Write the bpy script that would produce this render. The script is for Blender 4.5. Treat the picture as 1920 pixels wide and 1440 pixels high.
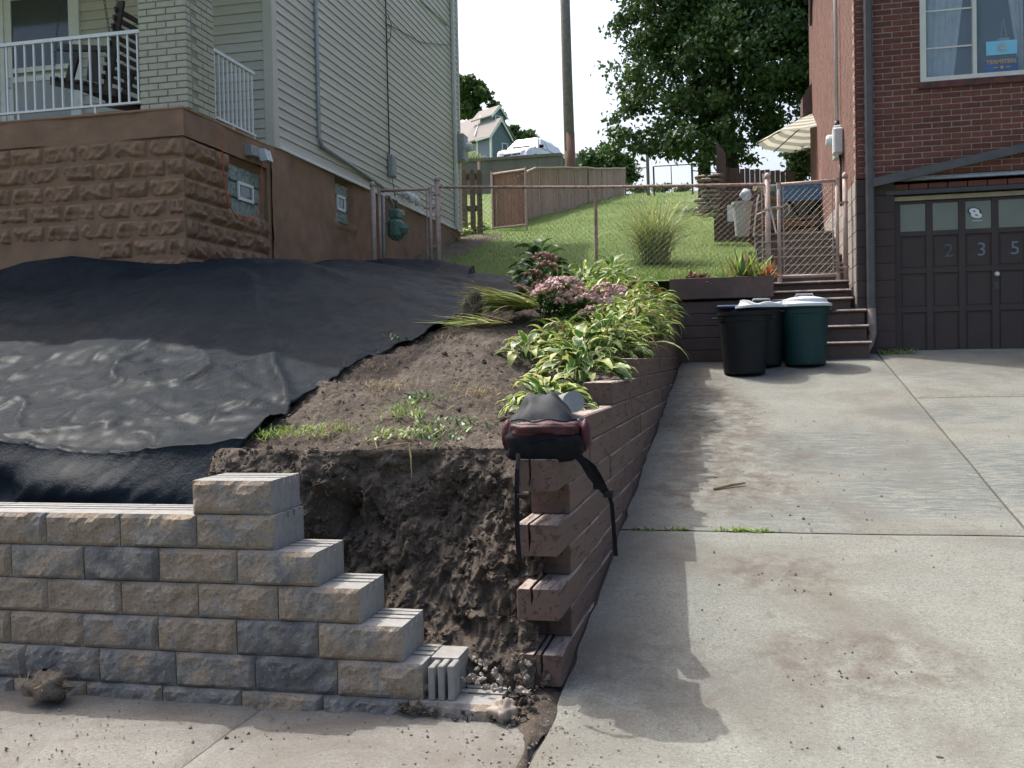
import bpy, math, random
import numpy as np
from mathutils import Vector, Matrix, noise as mnoise
R = math.radians
random.seed(7); rng = np.random.default_rng(11)
for o in list(bpy.data.objects): bpy.data.objects.remove(o)
scn = bpy.context.scene
COL = scn.collection

# ------------------------------------------------------------------ camera
CAM_H, F_PX = 1.5, 1840.0
YAW, PITCH, ROLL = R(12.5), R(-1.4), R(-1.2)
_fw = Vector((-math.sin(YAW)*math.cos(PITCH), math.cos(YAW)*math.cos(PITCH), math.sin(PITCH)))
_rt = Vector((math.cos(YAW), math.sin(YAW), 0)); _up = _rt.cross(_fw)
_R = math.cos(ROLL)*_rt + math.sin(ROLL)*_up; _U = -math.sin(ROLL)*_rt + math.cos(ROLL)*_up
cam = bpy.data.objects.new('camera', bpy.data.cameras.new('camera')); COL.objects.link(cam)
cam.matrix_world = Matrix(((_R.x, _U.x, -_fw.x, 0), (_R.y, _U.y, -_fw.y, 0), (_R.z, _U.z, -_fw.z, CAM_H), (0, 0, 0, 1)))
cam.data.sensor_width = 36.0; cam.data.lens = F_PX*36.0/1920.0
cam.data.clip_start = 0.05; cam.data.clip_end = 4000
scn.camera = cam

# ------------------------------------------------------------------ light
SUN = Vector((-0.50, 0.36, 1.0)).normalized()
SUN_EL, SUN_AZ = math.asin(SUN.z), math.atan2(SUN.x, SUN.y)
wd = bpy.data.worlds.new("World"); scn.world = wd; wd.use_nodes = True
nt = wd.node_tree; nt.nodes.clear()
sky = nt.nodes.new('ShaderNodeTexSky'); sky.sky_type = 'NISHITA'; sky.sun_disc = False
sky.sun_elevation = SUN_EL; sky.sun_rotation = SUN_AZ; sky.air_density = 1.0; sky.dust_density = 8.0; sky.ozone_density = 1.5
bgn = nt.nodes.new('ShaderNodeBackground'); bgn.inputs['Strength'].default_value = 0.15
won = nt.nodes.new('ShaderNodeOutputWorld')
hs = nt.nodes.new('ShaderNodeHueSaturation'); hs.inputs['Saturation'].default_value = 1.1; nt.links.new(sky.outputs[0], hs.inputs['Color']); nt.links.new(hs.outputs[0], bgn.inputs[0]); nt.links.new(bgn.outputs[0], won.inputs[0])
sun = bpy.data.objects.new('sun', bpy.data.lights.new('sun', 'SUN')); COL.objects.link(sun)
sun.data.energy = 2.0; sun.data.angle = R(0.6); sun.data.color = (1.0, 0.975, 0.93)
sun.rotation_euler = (-SUN).to_track_quat('-Z', 'Y').to_euler()
vs = scn.view_settings; vs.view_transform = 'Standard'; vs.look = 'None'; vs.gamma = 1.0; vs.exposure = 1.1; vs.use_curve_mapping = False
scn.render.engine = 'CYCLES'

# ------------------------------------------------------------------ helpers
def ray(x, y): return _fw + _R*((x-960)/F_PX) - _U*((y-720)/F_PX)
def at(x, y, X=None, Y=None, Z=None):
    d = ray(x, y)
    t = X/d.x if X is not None else (Y/d.y if Y is not None else (Z-CAM_H)/d.z)
    return Vector((0, 0, CAM_H)) + d*t
WL = {}
def wl(o): return WL.get(o.name, Vector((0, 0, 0)))
def tag(o, label=None, cat=None, group=None, kind=None):
    if label: o['label'] = label
    if cat: o['category'] = cat
    if group: o['group'] = group
    if kind: o['kind'] = kind
    return o
def emp(name, loc, label=None, cat=None, group=None, rz=0.0, kind=None, parent=None):
    o = bpy.data.objects.new(name, None); COL.objects.link(o)
    loc = Vector(loc); WL[o.name] = loc
    o.location = loc - (wl(parent) if parent else Vector((0, 0, 0))); o.rotation_euler = (0, 0, rz); o.empty_display_size = 0.1
    if parent: o.parent = parent
    return tag(o, label, cat, group, kind)
def link(o, parent=None, loc=(0, 0, 0), local=False):
    COL.objects.link(o); loc = Vector(loc)
    if parent:
        o.parent = parent; WL[o.name] = wl(parent) + loc if local else loc
        o.location = loc if local else loc - wl(parent)
    else:
        WL[o.name] = loc; o.location = loc
    return o
def make_mesh(name, V, Fc, mats, mi=None, smooth=False):
    me = bpy.data.meshes.new(name); me.from_pydata([tuple(v) for v in V], [], Fc)
    if not isinstance(mats, (list, tuple)): mats = [mats]
    for m in mats: me.materials.append(m)
    if mi is not None: me.polygons.foreach_set('material_index', mi)
    if smooth: me.polygons.foreach_set('use_smooth', [True]*len(me.polygons))
    me.update(); return me
def np_mesh(name, V, Q, mats, mi=None, smooth=False):
    """V (n,3) array, Q (m,k) int array: fast mesh"""
    me = bpy.data.meshes.new(name); n, (m, k) = len(V), Q.shape
    me.vertices.add(n); me.vertices.foreach_set('co', np.asarray(V, np.float32).ravel())
    me.loops.add(m*k); me.loops.foreach_set('vertex_index', Q.astype(np.int32).ravel())
    me.polygons.add(m); me.polygons.foreach_set('loop_start', np.arange(0, m*k, k, dtype=np.int32))
    me.polygons.foreach_set('loop_total', np.full(m, k, np.int32))
    if not isinstance(mats, (list, tuple)): mats = [mats]
    for mm in mats: me.materials.append(mm)
    if mi is not None: me.polygons.foreach_set('material_index', np.asarray(mi, np.int32))
    me.polygons.foreach_set('use_smooth', np.full(m, smooth, bool))
    me.update(calc_edges=True); me.validate(); return me
class MB:
    """collects shapes; build() makes ONE mesh object. Coordinates are world (or local to a rotated parent with local=True)."""
    def __init__(s): s.v = []; s.f = []; s.m = []
    def add(s, V, Fc, mi=0):
        b = len(s.v); s.v += [tuple(v) for v in V]; s.f += [tuple(i+b for i in f) for f in Fc]; s.m += [mi]*len(Fc); return s
    def box(s, a, b, mi=0, bev=0.0):
        x0, y0, z0 = [min(a[i], b[i]) for i in range(3)]; x1, y1, z1 = [max(a[i], b[i]) for i in range(3)]
        if bev <= 0:
            V = [(x0,y0,z0),(x1,y0,z0),(x1,y1,z0),(x0,y1,z0),(x0,y0,z1),(x1,y0,z1),(x1,y1,z1),(x0,y1,z1)]
            return s.add(V, [(0,3,2,1),(4,5,6,7),(0,1,5,4),(1,2,6,5),(2,3,7,6),(3,0,4,7)], mi)
        e = min(bev, (x1-x0)*.45, (y1-y0)*.45, (z1-z0)*.45); V = []; ix = {}
        for i, sx in enumerate((0, 1)):
            for j, sy in enumerate((0, 1)):
                for k, sz in enumerate((0, 1)):
                    c = [(x0, x1)[sx], (y0, y1)[sy], (z0, z1)[sz]]; d = [(e, -e)[sx], (e, -e)[sy], (e, -e)[sz]]
                    for ax in range(3):
                        p = [c[q]+d[q] for q in range(3)]; p[ax] = c[ax]; ix[(sx, sy, sz, ax)] = len(V); V.append(p)
        g = lambda *t: ix[t]; Fc = []
        for k in (0, 1):
            q = [g(k,0,0,0), g(k,1,0,0), g(k,1,1,0), g(k,0,1,0)]; Fc.append(q if k else q[::-1])
            q = [g(0,k,0,1), g(0,k,1,1), g(1,k,1,1), g(1,k,0,1)]; Fc.append(q if k else q[::-1])
            q = [g(0,0,k,2), g(1,0,k,2), g(1,1,k,2), g(0,1,k,2)]; Fc.append(q if k else q[::-1])
        for i in (0, 1):
            for j in (0, 1):
                fl = (i == j)
                q = [g(i,j,0,0), g(i,j,0,1), g(i,j,1,1), g(i,j,1,0)]; Fc.append(q if fl else q[::-1])
                q = [g(0,i,j,1), g(0,i,j,2), g(1,i,j,2), g(1,i,j,1)]; Fc.append(q if fl else q[::-1])
                q = [g(j,0,i,2), g(j,0,i,0), g(j,1,i,0), g(j,1,i,2)]; Fc.append(q if fl else q[::-1])
        for i in (0, 1):
            for j in (0, 1):
                for k in (0, 1):
                    q = [g(i,j,k,0), g(i,j,k,1), g(i,j,k,2)]; Fc.append(q if (i+j+k) % 2 else q[::-1])
        return s.add(V, Fc, mi)
    def prism(s, poly, d, mi=0):
        """poly: list of 3D points, extruded by vector d"""
        n = len(poly); d = Vector(d); P = [Vector(p) for p in poly]; V = P + [p+d for p in P]
        return s.add(V, [tuple(range(n-1, -1, -1)), tuple(range(n, 2*n))] + [(i, (i+1) % n, n+(i+1) % n, n+i) for i in range(n)], mi)
    def tube(s, pts, r, n=8, mi=0, cap=True, flat=None):
        P = [Vector(p) for p in pts]; rr = r if isinstance(r, (list, tuple)) else [r]*len(P); V = []; up = None
        for i, p in enumerate(P):
            t = (P[min(i+1, len(P)-1)] - P[max(i-1, 0)]).normalized()
            if up is None: up = Vector((0, 0, 1)) if abs(t.z) < .9 else Vector((1, 0, 0))
            a = t.cross(up); a = a.normalized() if a.length > 1e-6 else t.orthogonal().normalized(); b = a.cross(t); up = b
            for k in range(n):
                an = 2*math.pi*k/n; V.append(p + a*math.cos(an)*rr[i] + b*math.sin(an)*rr[i]*(flat or 1.0))
        Fc = [(i*n+k, i*n+(k+1) % n, (i+1)*n+(k+1) % n, (i+1)*n+k) for i in range(len(P)-1) for k in range(n)]
        if cap: Fc += [tuple(range(n-1, -1, -1)), tuple((len(P)-1)*n+k for k in range(n))]
        return s.add(V, [f[::-1] for f in Fc], mi)
    def lathe(s, c, prof, n=20, mi=0, cap=True):
        V = [(c[0]+r*math.cos(2*math.pi*k/n), c[1]+r*math.sin(2*math.pi*k/n), c[2]+z) for r, z in prof for k in range(n)]
        Fc = [(i*n+k, i*n+(k+1) % n, (i+1)*n+(k+1) % n, (i+1)*n+k) for i in range(len(prof)-1) for k in range(n)]
        if cap: Fc += [tuple(range(n-1, -1, -1)), tuple((len(prof)-1)*n+k for k in range(n))]
        return s.add(V, Fc, mi)
    def quad(s, *p, mi=0): return s.add(p, [tuple(range(len(p)))], mi)
    def build(s, name, mats, parent=None, loc=None, smooth=False, local=False):
        if loc is None: loc = Vector((0, 0, 0)) if local else (wl(parent) if parent else Vector((0, 0, 0)))
        loc = Vector(loc); me = make_mesh(name, [Vector(v)-loc for v in s.v], s.f, mats, s.m, smooth)
        return link(bpy.data.objects.new(name, me), parent, loc, local)
def from_np(name, V, Q, mats, parent=None, loc=None, mi=None, smooth=False):
    if loc is None: loc = wl(parent) if parent else Vector((0, 0, 0))
    me = np_mesh(name, np.asarray(V)-np.array(loc), np.asarray(Q), mats, mi, smooth)
    return link(bpy.data.objects.new(name, me), parent, loc)
def inst(name, me, parent, loc, rot=(0, 0, 0), scale=(1, 1, 1), local=False):
    o = link(bpy.data.objects.new(name, me), parent, loc, local); o.rotation_euler = rot; o.scale = scale; return o
# numpy value noise
def _h(i, j, k, s):
    n = (i*374761393 + j*668265263 + k*2147483647 + s*1274126177) & 0xffffffff
    n = ((n ^ (n >> 13))*1274126177) & 0xffffffff
    return ((n ^ (n >> 16)) & 0xffff)/32767.5 - 1.0
def vn(x, y, z=0.0, s=0):
    x, y, z = np.broadcast_arrays(np.asarray(x, float), np.asarray(y, float), np.asarray(z, float))
    i, j, k = [np.floor(a).astype(np.int64) for a in (x, y, z)]; f = [a-b for a, b in ((x, i), (y, j), (z, k))]
    u, v, w = [t*t*t*(t*(t*6-15)+10) for t in f]; r = 0
    for a in (0, 1):
        for b in (0, 1):
            for c in (0, 1):
                r = r + _h(i+a, j+b, k+c, s)*(u if a else 1-u)*(v if b else 1-v)*(w if c else 1-w)
    return r
def fbm(x, y, z=0.0, s=0, o=4, g=.5):
    r = 0; a = 1
    for q in range(o): r = r + a*vn(np.asarray(x)*2**q, np.asarray(y)*2**q, np.asarray(z)*2**q, s+q*17); a *= g
    return r
def worley(x, y, z, s=0):
    x, y, z = np.broadcast_arrays(np.asarray(x, float), np.asarray(y, float), np.asarray(z, float)); i, j, k = [np.floor(a).astype(np.int64) for a in (x, y, z)]; best = np.full(x.shape, 9.0)
    for a in (-1, 0, 1):
        for b in (-1, 0, 1):
            for c in (-1, 0, 1):
                I, J, K = i+a, j+b, k+c; d = (I+.5+.45*_h(I, J, K, s)-x)**2 + (J+.5+.45*_h(I, J, K, s+1)-y)**2 + (K+.5+.45*_h(I, J, K, s+2)-z)**2; best = np.minimum(best, d)
    return np.sqrt(best)
def sstep(t): t = np.clip(t, 0, 1); return t*t*(3-2*t)
def gridq(nr, nc):
    i, j = np.meshgrid(np.arange(nr-1), np.arange(nc-1), indexing='ij'); a = (i*nc+j).ravel()
    return np.stack([a, a+1, a+nc+1, a+nc], 1)

# ------------------------------------------------------------------ materials
def newmat(name):
    m = bpy.data.materials.new(name); m.use_nodes = True; t = m.node_tree; return m, t, t.nodes['Principled BSDF']
def ramp(t, fac, stops):
    r = t.nodes.new('ShaderNodeValToRGB'); e = r.color_ramp.elements
    while len(e) < len(stops): e.new(0.5)
    for q, (p, c) in zip(e, stops): q.position = p; q.color = (c[0], c[1], c[2], 1) if not isinstance(c, (int, float)) else (c, c, c, 1)
    t.links.new(fac, r.inputs[0]); return r.outputs[0]
def coord(t, offs_random=False, kind='Object'):
    tc = t.nodes.new('ShaderNodeTexCoord'); out = tc.outputs[kind]
    if offs_random:
        oi = t.nodes.new('ShaderNodeObjectInfo'); mu = t.nodes.new('ShaderNodeMath'); mu.operation = 'MULTIPLY'; mu.inputs[1].default_value = 53.0
        t.links.new(oi.outputs['Random'], mu.inputs[0]); va = t.nodes.new('ShaderNodeVectorMath'); va.operation = 'ADD'
        t.links.new(out, va.inputs[0]); t.links.new(mu.outputs[0], va.inputs[1]); out = va.outputs[0]
    return out
def nz(t, vec, scale, detail=5, rough=.55, dist=0.0):
    n = t.nodes.new('ShaderNodeTexNoise'); n.inputs['Scale'].default_value = scale; n.inputs['Detail'].default_value = detail
    n.inputs['Roughness'].default_value = rough; n.inputs['Distortion'].default_value = dist
    t.links.new(vec, n.inputs['Vector']); return n.outputs[0]
def mix(t, fac, a, b, mode='MIX'):
    n = t.nodes.new('ShaderNodeMix'); n.data_type = 'RGBA'; n.blend_type = mode; n.clamp_factor = True
    for s, v in ((n.inputs['Factor'], fac), (n.inputs[6], a), (n.inputs[7], b)):
        if isinstance(v, (int, float)): s.default_value = v
        elif isinstance(v, (tuple, list)): s.default_value = (v[0], v[1], v[2], 1)
        else: t.links.new(v, s)
    return n.outputs[2]
def math2(t, op, a, b=None):
    n = t.nodes.new('ShaderNodeMath'); n.operation = op
    for s, v in zip(n.inputs, (a, b)):
        if v is None: continue
        if isinstance(v, (int, float)): s.default_value = v
        else: t.links.new(v, s)
    return n.outputs[0]
def randval(t, col, amt):
    oi = t.nodes.new('ShaderNodeObjectInfo'); mr = t.nodes.new('ShaderNodeMapRange')
    mr.inputs['To Min'].default_value = 1-amt; mr.inputs['To Max'].default_value = 1+amt
    t.links.new(oi.outputs['Random'], mr.inputs['Value']); h = t.nodes.new('ShaderNodeHueSaturation')
    t.links.new(mr.outputs[0], h.inputs['Value']); t.links.new(col, h.inputs['Color']); return h.outputs[0]
def bump(t, b, h, strength=.4, dist=.01, prev=None):
    n = t.nodes.new('ShaderNodeBump'); n.inputs['Strength'].default_value = strength; n.inputs['Distance'].default_value = dist
    t.links.new(h, n.inputs['Height'])
    if prev is not None: t.links.new(prev, n.inputs['Normal'])
    t.links.new(n.outputs[0], b.inputs['Normal']); return n.outputs[0]
def M(name, c1, c2=None, scale=6, rough=.8, bs=0, bscale=60, bdist=.004, rand=0, metal=0, spec=.5, det=5, lo=.35, hi=.65, offs=False, trans=0):
    m, t, b = newmat(name); co = coord(t, offs)
    c2 = c2 or tuple(x*.85 for x in c1)
    col = ramp(t, nz(t, co, scale, det), [(lo, c1), (hi, c2)])
    if rand: col = randval(t, col, rand)
    t.links.new(col, b.inputs['Base Color']); b.inputs['Roughness'].default_value = rough; b.inputs['Metallic'].default_value = metal
    b.inputs['Specular IOR Level'].default_value = spec
    if bs: bump(t, b, nz(t, co, bscale, 4), bs, bdist)
    if trans: leafify(m, t, b, col, trans)
    return m
def leafify(m, t, b, col, amt):
    tr = t.nodes.new('ShaderNodeBsdfTranslucent'); t.links.new(col, tr.inputs[0]); mx = t.nodes.new('ShaderNodeMixShader'); mx.inputs[0].default_value = amt
    out = [n for n in t.nodes if n.type == 'OUTPUT_MATERIAL'][0]
    t.links.new(b.outputs[0], mx.inputs[1]); t.links.new(tr.outputs[0], mx.inputs[2]); t.links.new(mx.outputs[0], out.inputs[0])
def concrete(name, c1, c2, dirt=(.16, .115, .08), damt=.5, tyre=True, dscale=1.1, spots=False):
    m, t, b = newmat(name); co = coord(t)
    col = ramp(t, nz(t, co, 2.2, 8, .62), [(.3, c1), (.7, c2)])
    col = mix(t, ramp(t, nz(t, co, 55, 4, .75), [(.36, .75), (.52, 0.0)]), col, tuple(x*.62 for x in c2)); sp = nz(t, co, 170, 3, .7); col = mix(t, ramp(t, sp, [(.3, 1.0), (.42, 0.0)]), col, tuple(x*.55 for x in c2))
    col = mix(t, ramp(t, nz(t, co, 120, 2, .6), [(.58, 0.0), (.72, .85)]), col, tuple(min(.5, x*1.55) for x in c1))
    dm = math2(t, 'MULTIPLY', ramp(t, nz(t, co, dscale, 9, .68, .6), [(.46, 0.0), (.66, 1.0)]), damt)
    col = mix(t, dm, col, dirt)
    col = mix(t, math2(t, 'MULTIPLY', ramp(t, nz(t, co, 9, 8, .7, .4), [(.57, 0.0), (.68, 1.0)]), .6), col, tuple(x*1.1 for x in dirt))
    if tyre:
        mp = t.nodes.new('ShaderNodeMapping'); mp.inputs['Scale'].default_value = (1.0, 5.5, 1); mp.inputs['Rotation'].default_value = (0, 0, .25); t.links.new(co, mp.inputs[0])
        st = ramp(t, nz(t, mp.outputs[0], 3.2, 6, .65, 1.2), [(.56, 0.0), (.66, 1.0)])
        reg = ramp(t, nz(t, co, .55, 2), [(.5, 0.0), (.62, .8)]); col = mix(t, math2(t, 'MULTIPLY', st, reg), col, (.12, .13, .125))
    if spots:   # trodden soil by the wall, tyre scuffs further out
        sx = t.nodes.new('ShaderNodeSeparateXYZ'); t.links.new(co, sx.inputs[0])
        def spot(cx, cy, rx, ry):
            a = math2(t, 'DIVIDE', math2(t, 'SUBTRACT', sx.outputs[0], cx), rx); c = math2(t, 'DIVIDE', math2(t, 'SUBTRACT', sx.outputs[1], cy), ry)
            return math2(t, 'SUBTRACT', 1.0, math2(t, 'ADD', math2(t, 'MULTIPLY', a, a), math2(t, 'MULTIPLY', c, c)))
        n1 = ramp(t, nz(t, co, 7, 8, .68, .5), [(.40, 0.0), (.62, 1.0)])
        mp2 = t.nodes.new('ShaderNodeMapping'); mp2.inputs['Scale'].default_value = (1.5, 9, 1); mp2.inputs['Rotation'].default_value = (0, 0, .35); t.links.new(co, mp2.inputs[0]); n2 = ramp(t, nz(t, mp2.outputs[0], 4, 5, .6, .8), [(.42, 0.0), (.60, 1.0)])
        for cx, cy, rx, ry, am in ((-.15, 9.3, .6, 1.1, 1.0), (.1, 8.0, .8, .9, .9), (0, 7.0, .7, .6, .85), (.25, 5.6, .4, .35, .8), (.55, 4.6, .6, .4, .7), (-.35, 10.6, .5, .9, .9), (-.4, 4.4, .5, .5, .6)):
            col = mix(t, math2(t, 'MULTIPLY', math2(t, 'MULTIPLY', ramp(t, spot(cx, cy, rx, ry), [(.0, 0.0), (.6, 1.0)]), n1), am), col, (.082, .066, .052))
        for cx, cy, rx, ry, am in ((.9, 8.1, .9, .8, .95), (1.3, 7.0, .8, .6, .95), (2.0, 7.6, .7, .9, 1.0), (1.9, 9.3, .8, .5, .9), (.4, 6.6, .6, .4, .7), (2.0, 11.0, .8, .7, .6)):
            col = mix(t, math2(t, 'MULTIPLY', math2(t, 'MULTIPLY', ramp(t, spot(cx, cy, rx, ry), [(.0, 0.0), (.7, 1.0)]), n2), am), col, (.085, .10, .098))
    t.links.new(col, b.inputs['Base Color']); b.inputs['Roughness'].default_value = .88
    p = bump(t, b, nz(t, co, 130, 4, .7), .55, .004); bump(t, b, nz(t, co, 5, 6), .25, .02, p); return m
MT = {}
MT['drive'] = concrete('driveway_concrete', (.205, .212, .182), (.15, .157, .138), dirt=(.105, .09, .072), damt=.7, spots=True)
MT['walk'] = concrete('sidewalk_concrete', (.185, .182, .16), (.135, .132, .118), dirt=(.10, .086, .07), damt=.8, tyre=False, dscale=1.7)
MT['joint'] = M('joint_dirt', (.035, .033, .03), (.06, .055, .045), 30, .95)
MT['asphalt'] = M('asphalt', (.05, .05, .05), (.065, .063, .06), 40, .9, .4, 200)
MT['plaincon'] = M('block_concrete', (.255, .255, .24), (.20, .20, .19), 25, .9, .4, 180, .003, .05)
def block_face(bias=0.0):
    m, t, b = newmat('split_face_block'); co = coord(t, True)
    oi = t.nodes.new('ShaderNodeObjectInfo')
    f = math2(t, 'ADD', math2(t, 'MULTIPLY', nz(t, co, 5.5, 5, .6, .5), .9), math2(t, 'MULTIPLY', math2(t, 'SUBTRACT', oi.outputs['Random'], .5), .24))
    f = math2(t, 'ADD', f, bias)
    col = ramp(t, f, [(.24, (.11, .112, .11)), (.34, (.175, .172, .16)), (.43, (.245, .225, .19)), (.52, (.305, .238, .165)), (.64, (.265, .208, .148)), (.8, (.33, .295, .245))])
    col = mix(t, ramp(t, nz(t, co, 90, 3, .7), [(.35, .7), (.5, 0.0)]), col, (.12, .11, .10))
    col = mix(t, ramp(t, nz(t, co, 70, 3, .7), [(.6, 0.0), (.72, .6)]), col, (.52, .48, .42))
    t.links.new(col, b.inputs['Base Color']); b.inputs['Roughness'].default_value = .92
    p = bump(t, b, nz(t, co, 110, 4, .75), .8, .006); bump(t, b, nz(t, co, 28, 5, .6), .7, .015, p); return m
MT['blockface'] = block_face(.075); MT['blockgrey'] = block_face(-.05)
def dirtmat():
    m, t, b = newmat('bank_soil'); co = coord(t)
    col = ramp(t, nz(t, co, 3.5, 9, .66), [(.3, (.068, .058, .049)), (.5, (.115, .096, .078)), (.72, (.18, .15, .12))])
    col = mix(t, ramp(t, nz(t, co, 55, 3, .7), [(.59, 0.0), (.68, .8)]), col, (.30, .26, .215))
    col = mix(t, ramp(t, nz(t, co, 12, 6, .7), [(.3, .6), (.45, 0.0)]), col, (.045, .036, .03))
    t.links.new(col, b.inputs['Base Color']); b.inputs['Roughness'].default_value = 1.0; b.inputs['Specular IOR Level'].default_value = .15
    p = bump(t, b, nz(t, co, 90, 5, .75), .9, .012); bump(t, b, nz(t, co, 22, 6, .7), .9, .03, p); return m
MT['dirt'] = dirtmat()
MT['clod'] = M('soil_clod', (.075, .062, .05), (.16, .132, .105), 14, 1, .8, 60, .01, .3, spec=.1, offs=True)
MT['pebble'] = M('pebble', (.42, .38, .33), (.25, .2, .16), 3, .8, .3, 60, .004, .4, offs=True)
def timbermat():
    m, t, b = newmat('painted_timber'); co = coord(t, True)
    mp = t.nodes.new('ShaderNodeMapping'); mp.inputs['Scale'].default_value = (1, .12, 1); t.links.new(co, mp.inputs[0])
    col = ramp(t, nz(t, mp.outputs[0], 16, 6, .6), [(.3, (.108, .060, .044)), (.7, (.078, .044, .034))])
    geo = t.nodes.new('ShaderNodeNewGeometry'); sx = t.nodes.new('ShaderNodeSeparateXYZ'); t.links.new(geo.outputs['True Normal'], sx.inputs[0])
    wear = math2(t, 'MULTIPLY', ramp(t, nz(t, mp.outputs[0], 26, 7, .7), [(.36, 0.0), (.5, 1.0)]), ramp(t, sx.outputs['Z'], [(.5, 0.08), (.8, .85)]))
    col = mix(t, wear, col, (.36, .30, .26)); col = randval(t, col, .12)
    ck = ramp(t, nz(t, mp.outputs[0], 34, 4, .55, .3), [(.355, 1.0), (.40, 0.0)])
    col = mix(t, math2(t, 'MULTIPLY', ck, .5), col, (.03, .02, .017))
    col = mix(t, ramp(t, nz(t, co, 4, 6, .65), [(.58, 0.0), (.78, .5)]), col, (.1, .075, .06))
    t.links.new(col, b.inputs['Base Color']); b.inputs['Roughness'].default_value = .72
    p = bump(t, b, nz(t, mp.outputs[0], 60, 5, .6), .6, .005); bump(t, b, math2(t, 'SUBTRACT', 1.0, ck), .8, .01, p); return m
MT['timber'] = timbermat()
MT['crack'] = M('timber_crack', (.012, .009, .008), (.02, .015, .012), 30, 1)
MT['stain'] = M('brown_painted_wood', (.088, .053, .043), (.062, .040, .034), 9, .62, .3, 70, .003, .08, offs=True)
MT['nosing'] = M('sunlit_tread_edge', (.30, .25, .23), (.18, .13, .12), 14, .7, .3, 70)  # pale tone paints the sun catching the tread edges
MT['stucco'] = M('brown_stucco', (.27, .162, .10), (.195, .118, .075), 4.5, .85, .5, 35, .008, .05, lo=.3, hi=.7, offs=True)
MT['sidingM'] = M('beige_vinyl_siding', (.54, .52, .46), (.49, .475, .42), 3, .5, .15, 90, .001, .035, offs=True)
MT['whitepaint'] = M('white_paint', (.74, .76, .76), (.66, .69, .70), 8, .45, .1, 80, .001)
MT['trim'] = M('pale_trim', (.60, .60, .55), (.54, .54, .50), 6, .5)
MT['greymetal'] = M('grey_galvanised', (.36, .38, .39), (.26, .28, .29), 22, .5, .1, 90, .001, .06, .3)
MT['darkmetal'] = M('dark_metal', (.05, .052, .055), (.035, .036, .04), 20, .5)
MT['creambrick'] = M('cream_painted_brick', (.42, .41, .325), (.37, .36, .285), 14, .7, .5, 80, .003, .06, offs=True)
MT['creammortar'] = M('cream_mortar', (.30, .29, .235), (.25, .24, .195), 30, .9, .5, 120)
MT['brick'] = M('red_brick', (.15, .047, .032), (.095, .034, .026), 16, .85, .6, 110, .004, .22, lo=.3, hi=.72, offs=True)
MT['brickside'] = M('red_brick_side', (.165, .068, .05), (.11, .045, .036), 5, .9, .0, 110, .004, lo=.3, hi=.7)
MT['mortar'] = M('brick_mortar', (.30, .255, .22), (.24, .20, .17), 25, .95, .5, 130)
MT['cmu'] = M('brown_painted_block', (.053, .034, .030), (.040, .027, .025), 7, .75, .5, 90, .003, .1, offs=True)
MT['cmuside'] = M('bare_grey_block', (.30, .27, .25), (.22, .195, .18), 5, .85, .5, 90, .003, .08, offs=True)
MT['door'] = M('brown_garage_paint', (.043, .028, .026), (.035, .0235, .0225), 6, .55, .2, 80, .002)
MT['frost'] = M('frosted_pane', (.19, .205, .17), (.15, .17, .145), 2.5, .35)
MT['glass'] = M('dark_glass', (.03, .045, .055), (.045, .06, .07), 2, .08, spec=.8)
MT['curtain'] = M('sheer_curtain', (.72, .80, .86), (.60, .69, .76), 9, .8, trans=.3)
MT['glassblock'] = M('glass_block', (.26, .34, .33), (.10, .15, .15), 22, .12, .8, 26, .02, .15, spec=.8, offs=True)
MT['rust'] = M('pink_rusty_rail', (.42, .29, .25), (.25, .115, .07), 22, .65, .3, 90, .002, lo=.42, hi=.62)
MT['post'] = M('pale_pink_pipe', (.46, .36, .325), (.38, .27, .23), 16, .6, .15, 80, .001)
MT['wire'] = M('galvanised_wire', (.40, .37, .34), (.28, .22, .19), 12, .55, metal=.2)
MT['canblack'] = M('black_plastic', (.010, .011, .013), (.014, .015, .017), 9, .55, .1, 60, spec=.22)
MT['cangreen'] = M('dark_green_plastic', (.008, .036, .036), (.010, .042, .042), 9, .5, .1, 60, spec=.3)
MT['lid'] = M('grey_white_plastic', (.58, .62, .64), (.50, .54, .56), 8, .5, .1, 60)
MT['bluebin'] = M('blue_plastic', (.03, .07, .17), (.025, .06, .14), 8, .45)
def tarpmat():
    m, t, b = newmat('black_woven_sheet'); co = coord(t)
    t.links.new(ramp(t, nz(t, co, 3, 5), [(.3, (.008, .0135, .019)), (.7, (.013, .020, .027))]), b.inputs['Base Color'])
    t.links.new(ramp(t, nz(t, co, 9, 5), [(.3, .55), (.7, .68)]), b.inputs['Roughness']); b.inputs['Specular IOR Level'].default_value = .05; b.inputs['Coat Weight'].default_value = .045; b.inputs['Coat Roughness'].default_value = .33
    p = bump(t, b, nz(t, co, 320, 2, .5), .35, .002); p = bump(t, b, nz(t, co, 75, 3, .6, .6), .9, .006, p); p = bump(t, b, nz(t, co, 24, 5, .65, .9), .8, .013, p); bump(t, b, nz(t, co, 7, 4, .6, .5), .4, .03, p); return m
MT['tarp'] = tarpmat()
def lawnmat():
    m, t, b = newmat('lawn'); co = coord(t)
    col = ramp(t, nz(t, co, .9, 6, .6), [(.3, (.095, .175, .024)), (.55, (.135, .215, .035)), (.75, (.21, .25, .065))])
    col = mix(t, ramp(t, nz(t, co, 40, 4, .7), [(.4, .6), (.6, 0.0)]), col, (.035, .075, .015))
    t.links.new(col, b.inputs['Base Color']); b.inputs['Roughness'].default_value = .9; bump(t, b, nz(t, co, 60, 4, .7), 1, .04); return m
MT['lawn'] = lawnmat()
MT['blade'] = M('grass_blade', (.15, .275, .035), (.24, .33, .065), 1.3, .6, trans=.3)
MT['drygrass'] = M('dry_grass', (.34, .27, .14), (.22, .17, .09), 9, .8, trans=.2)
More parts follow.
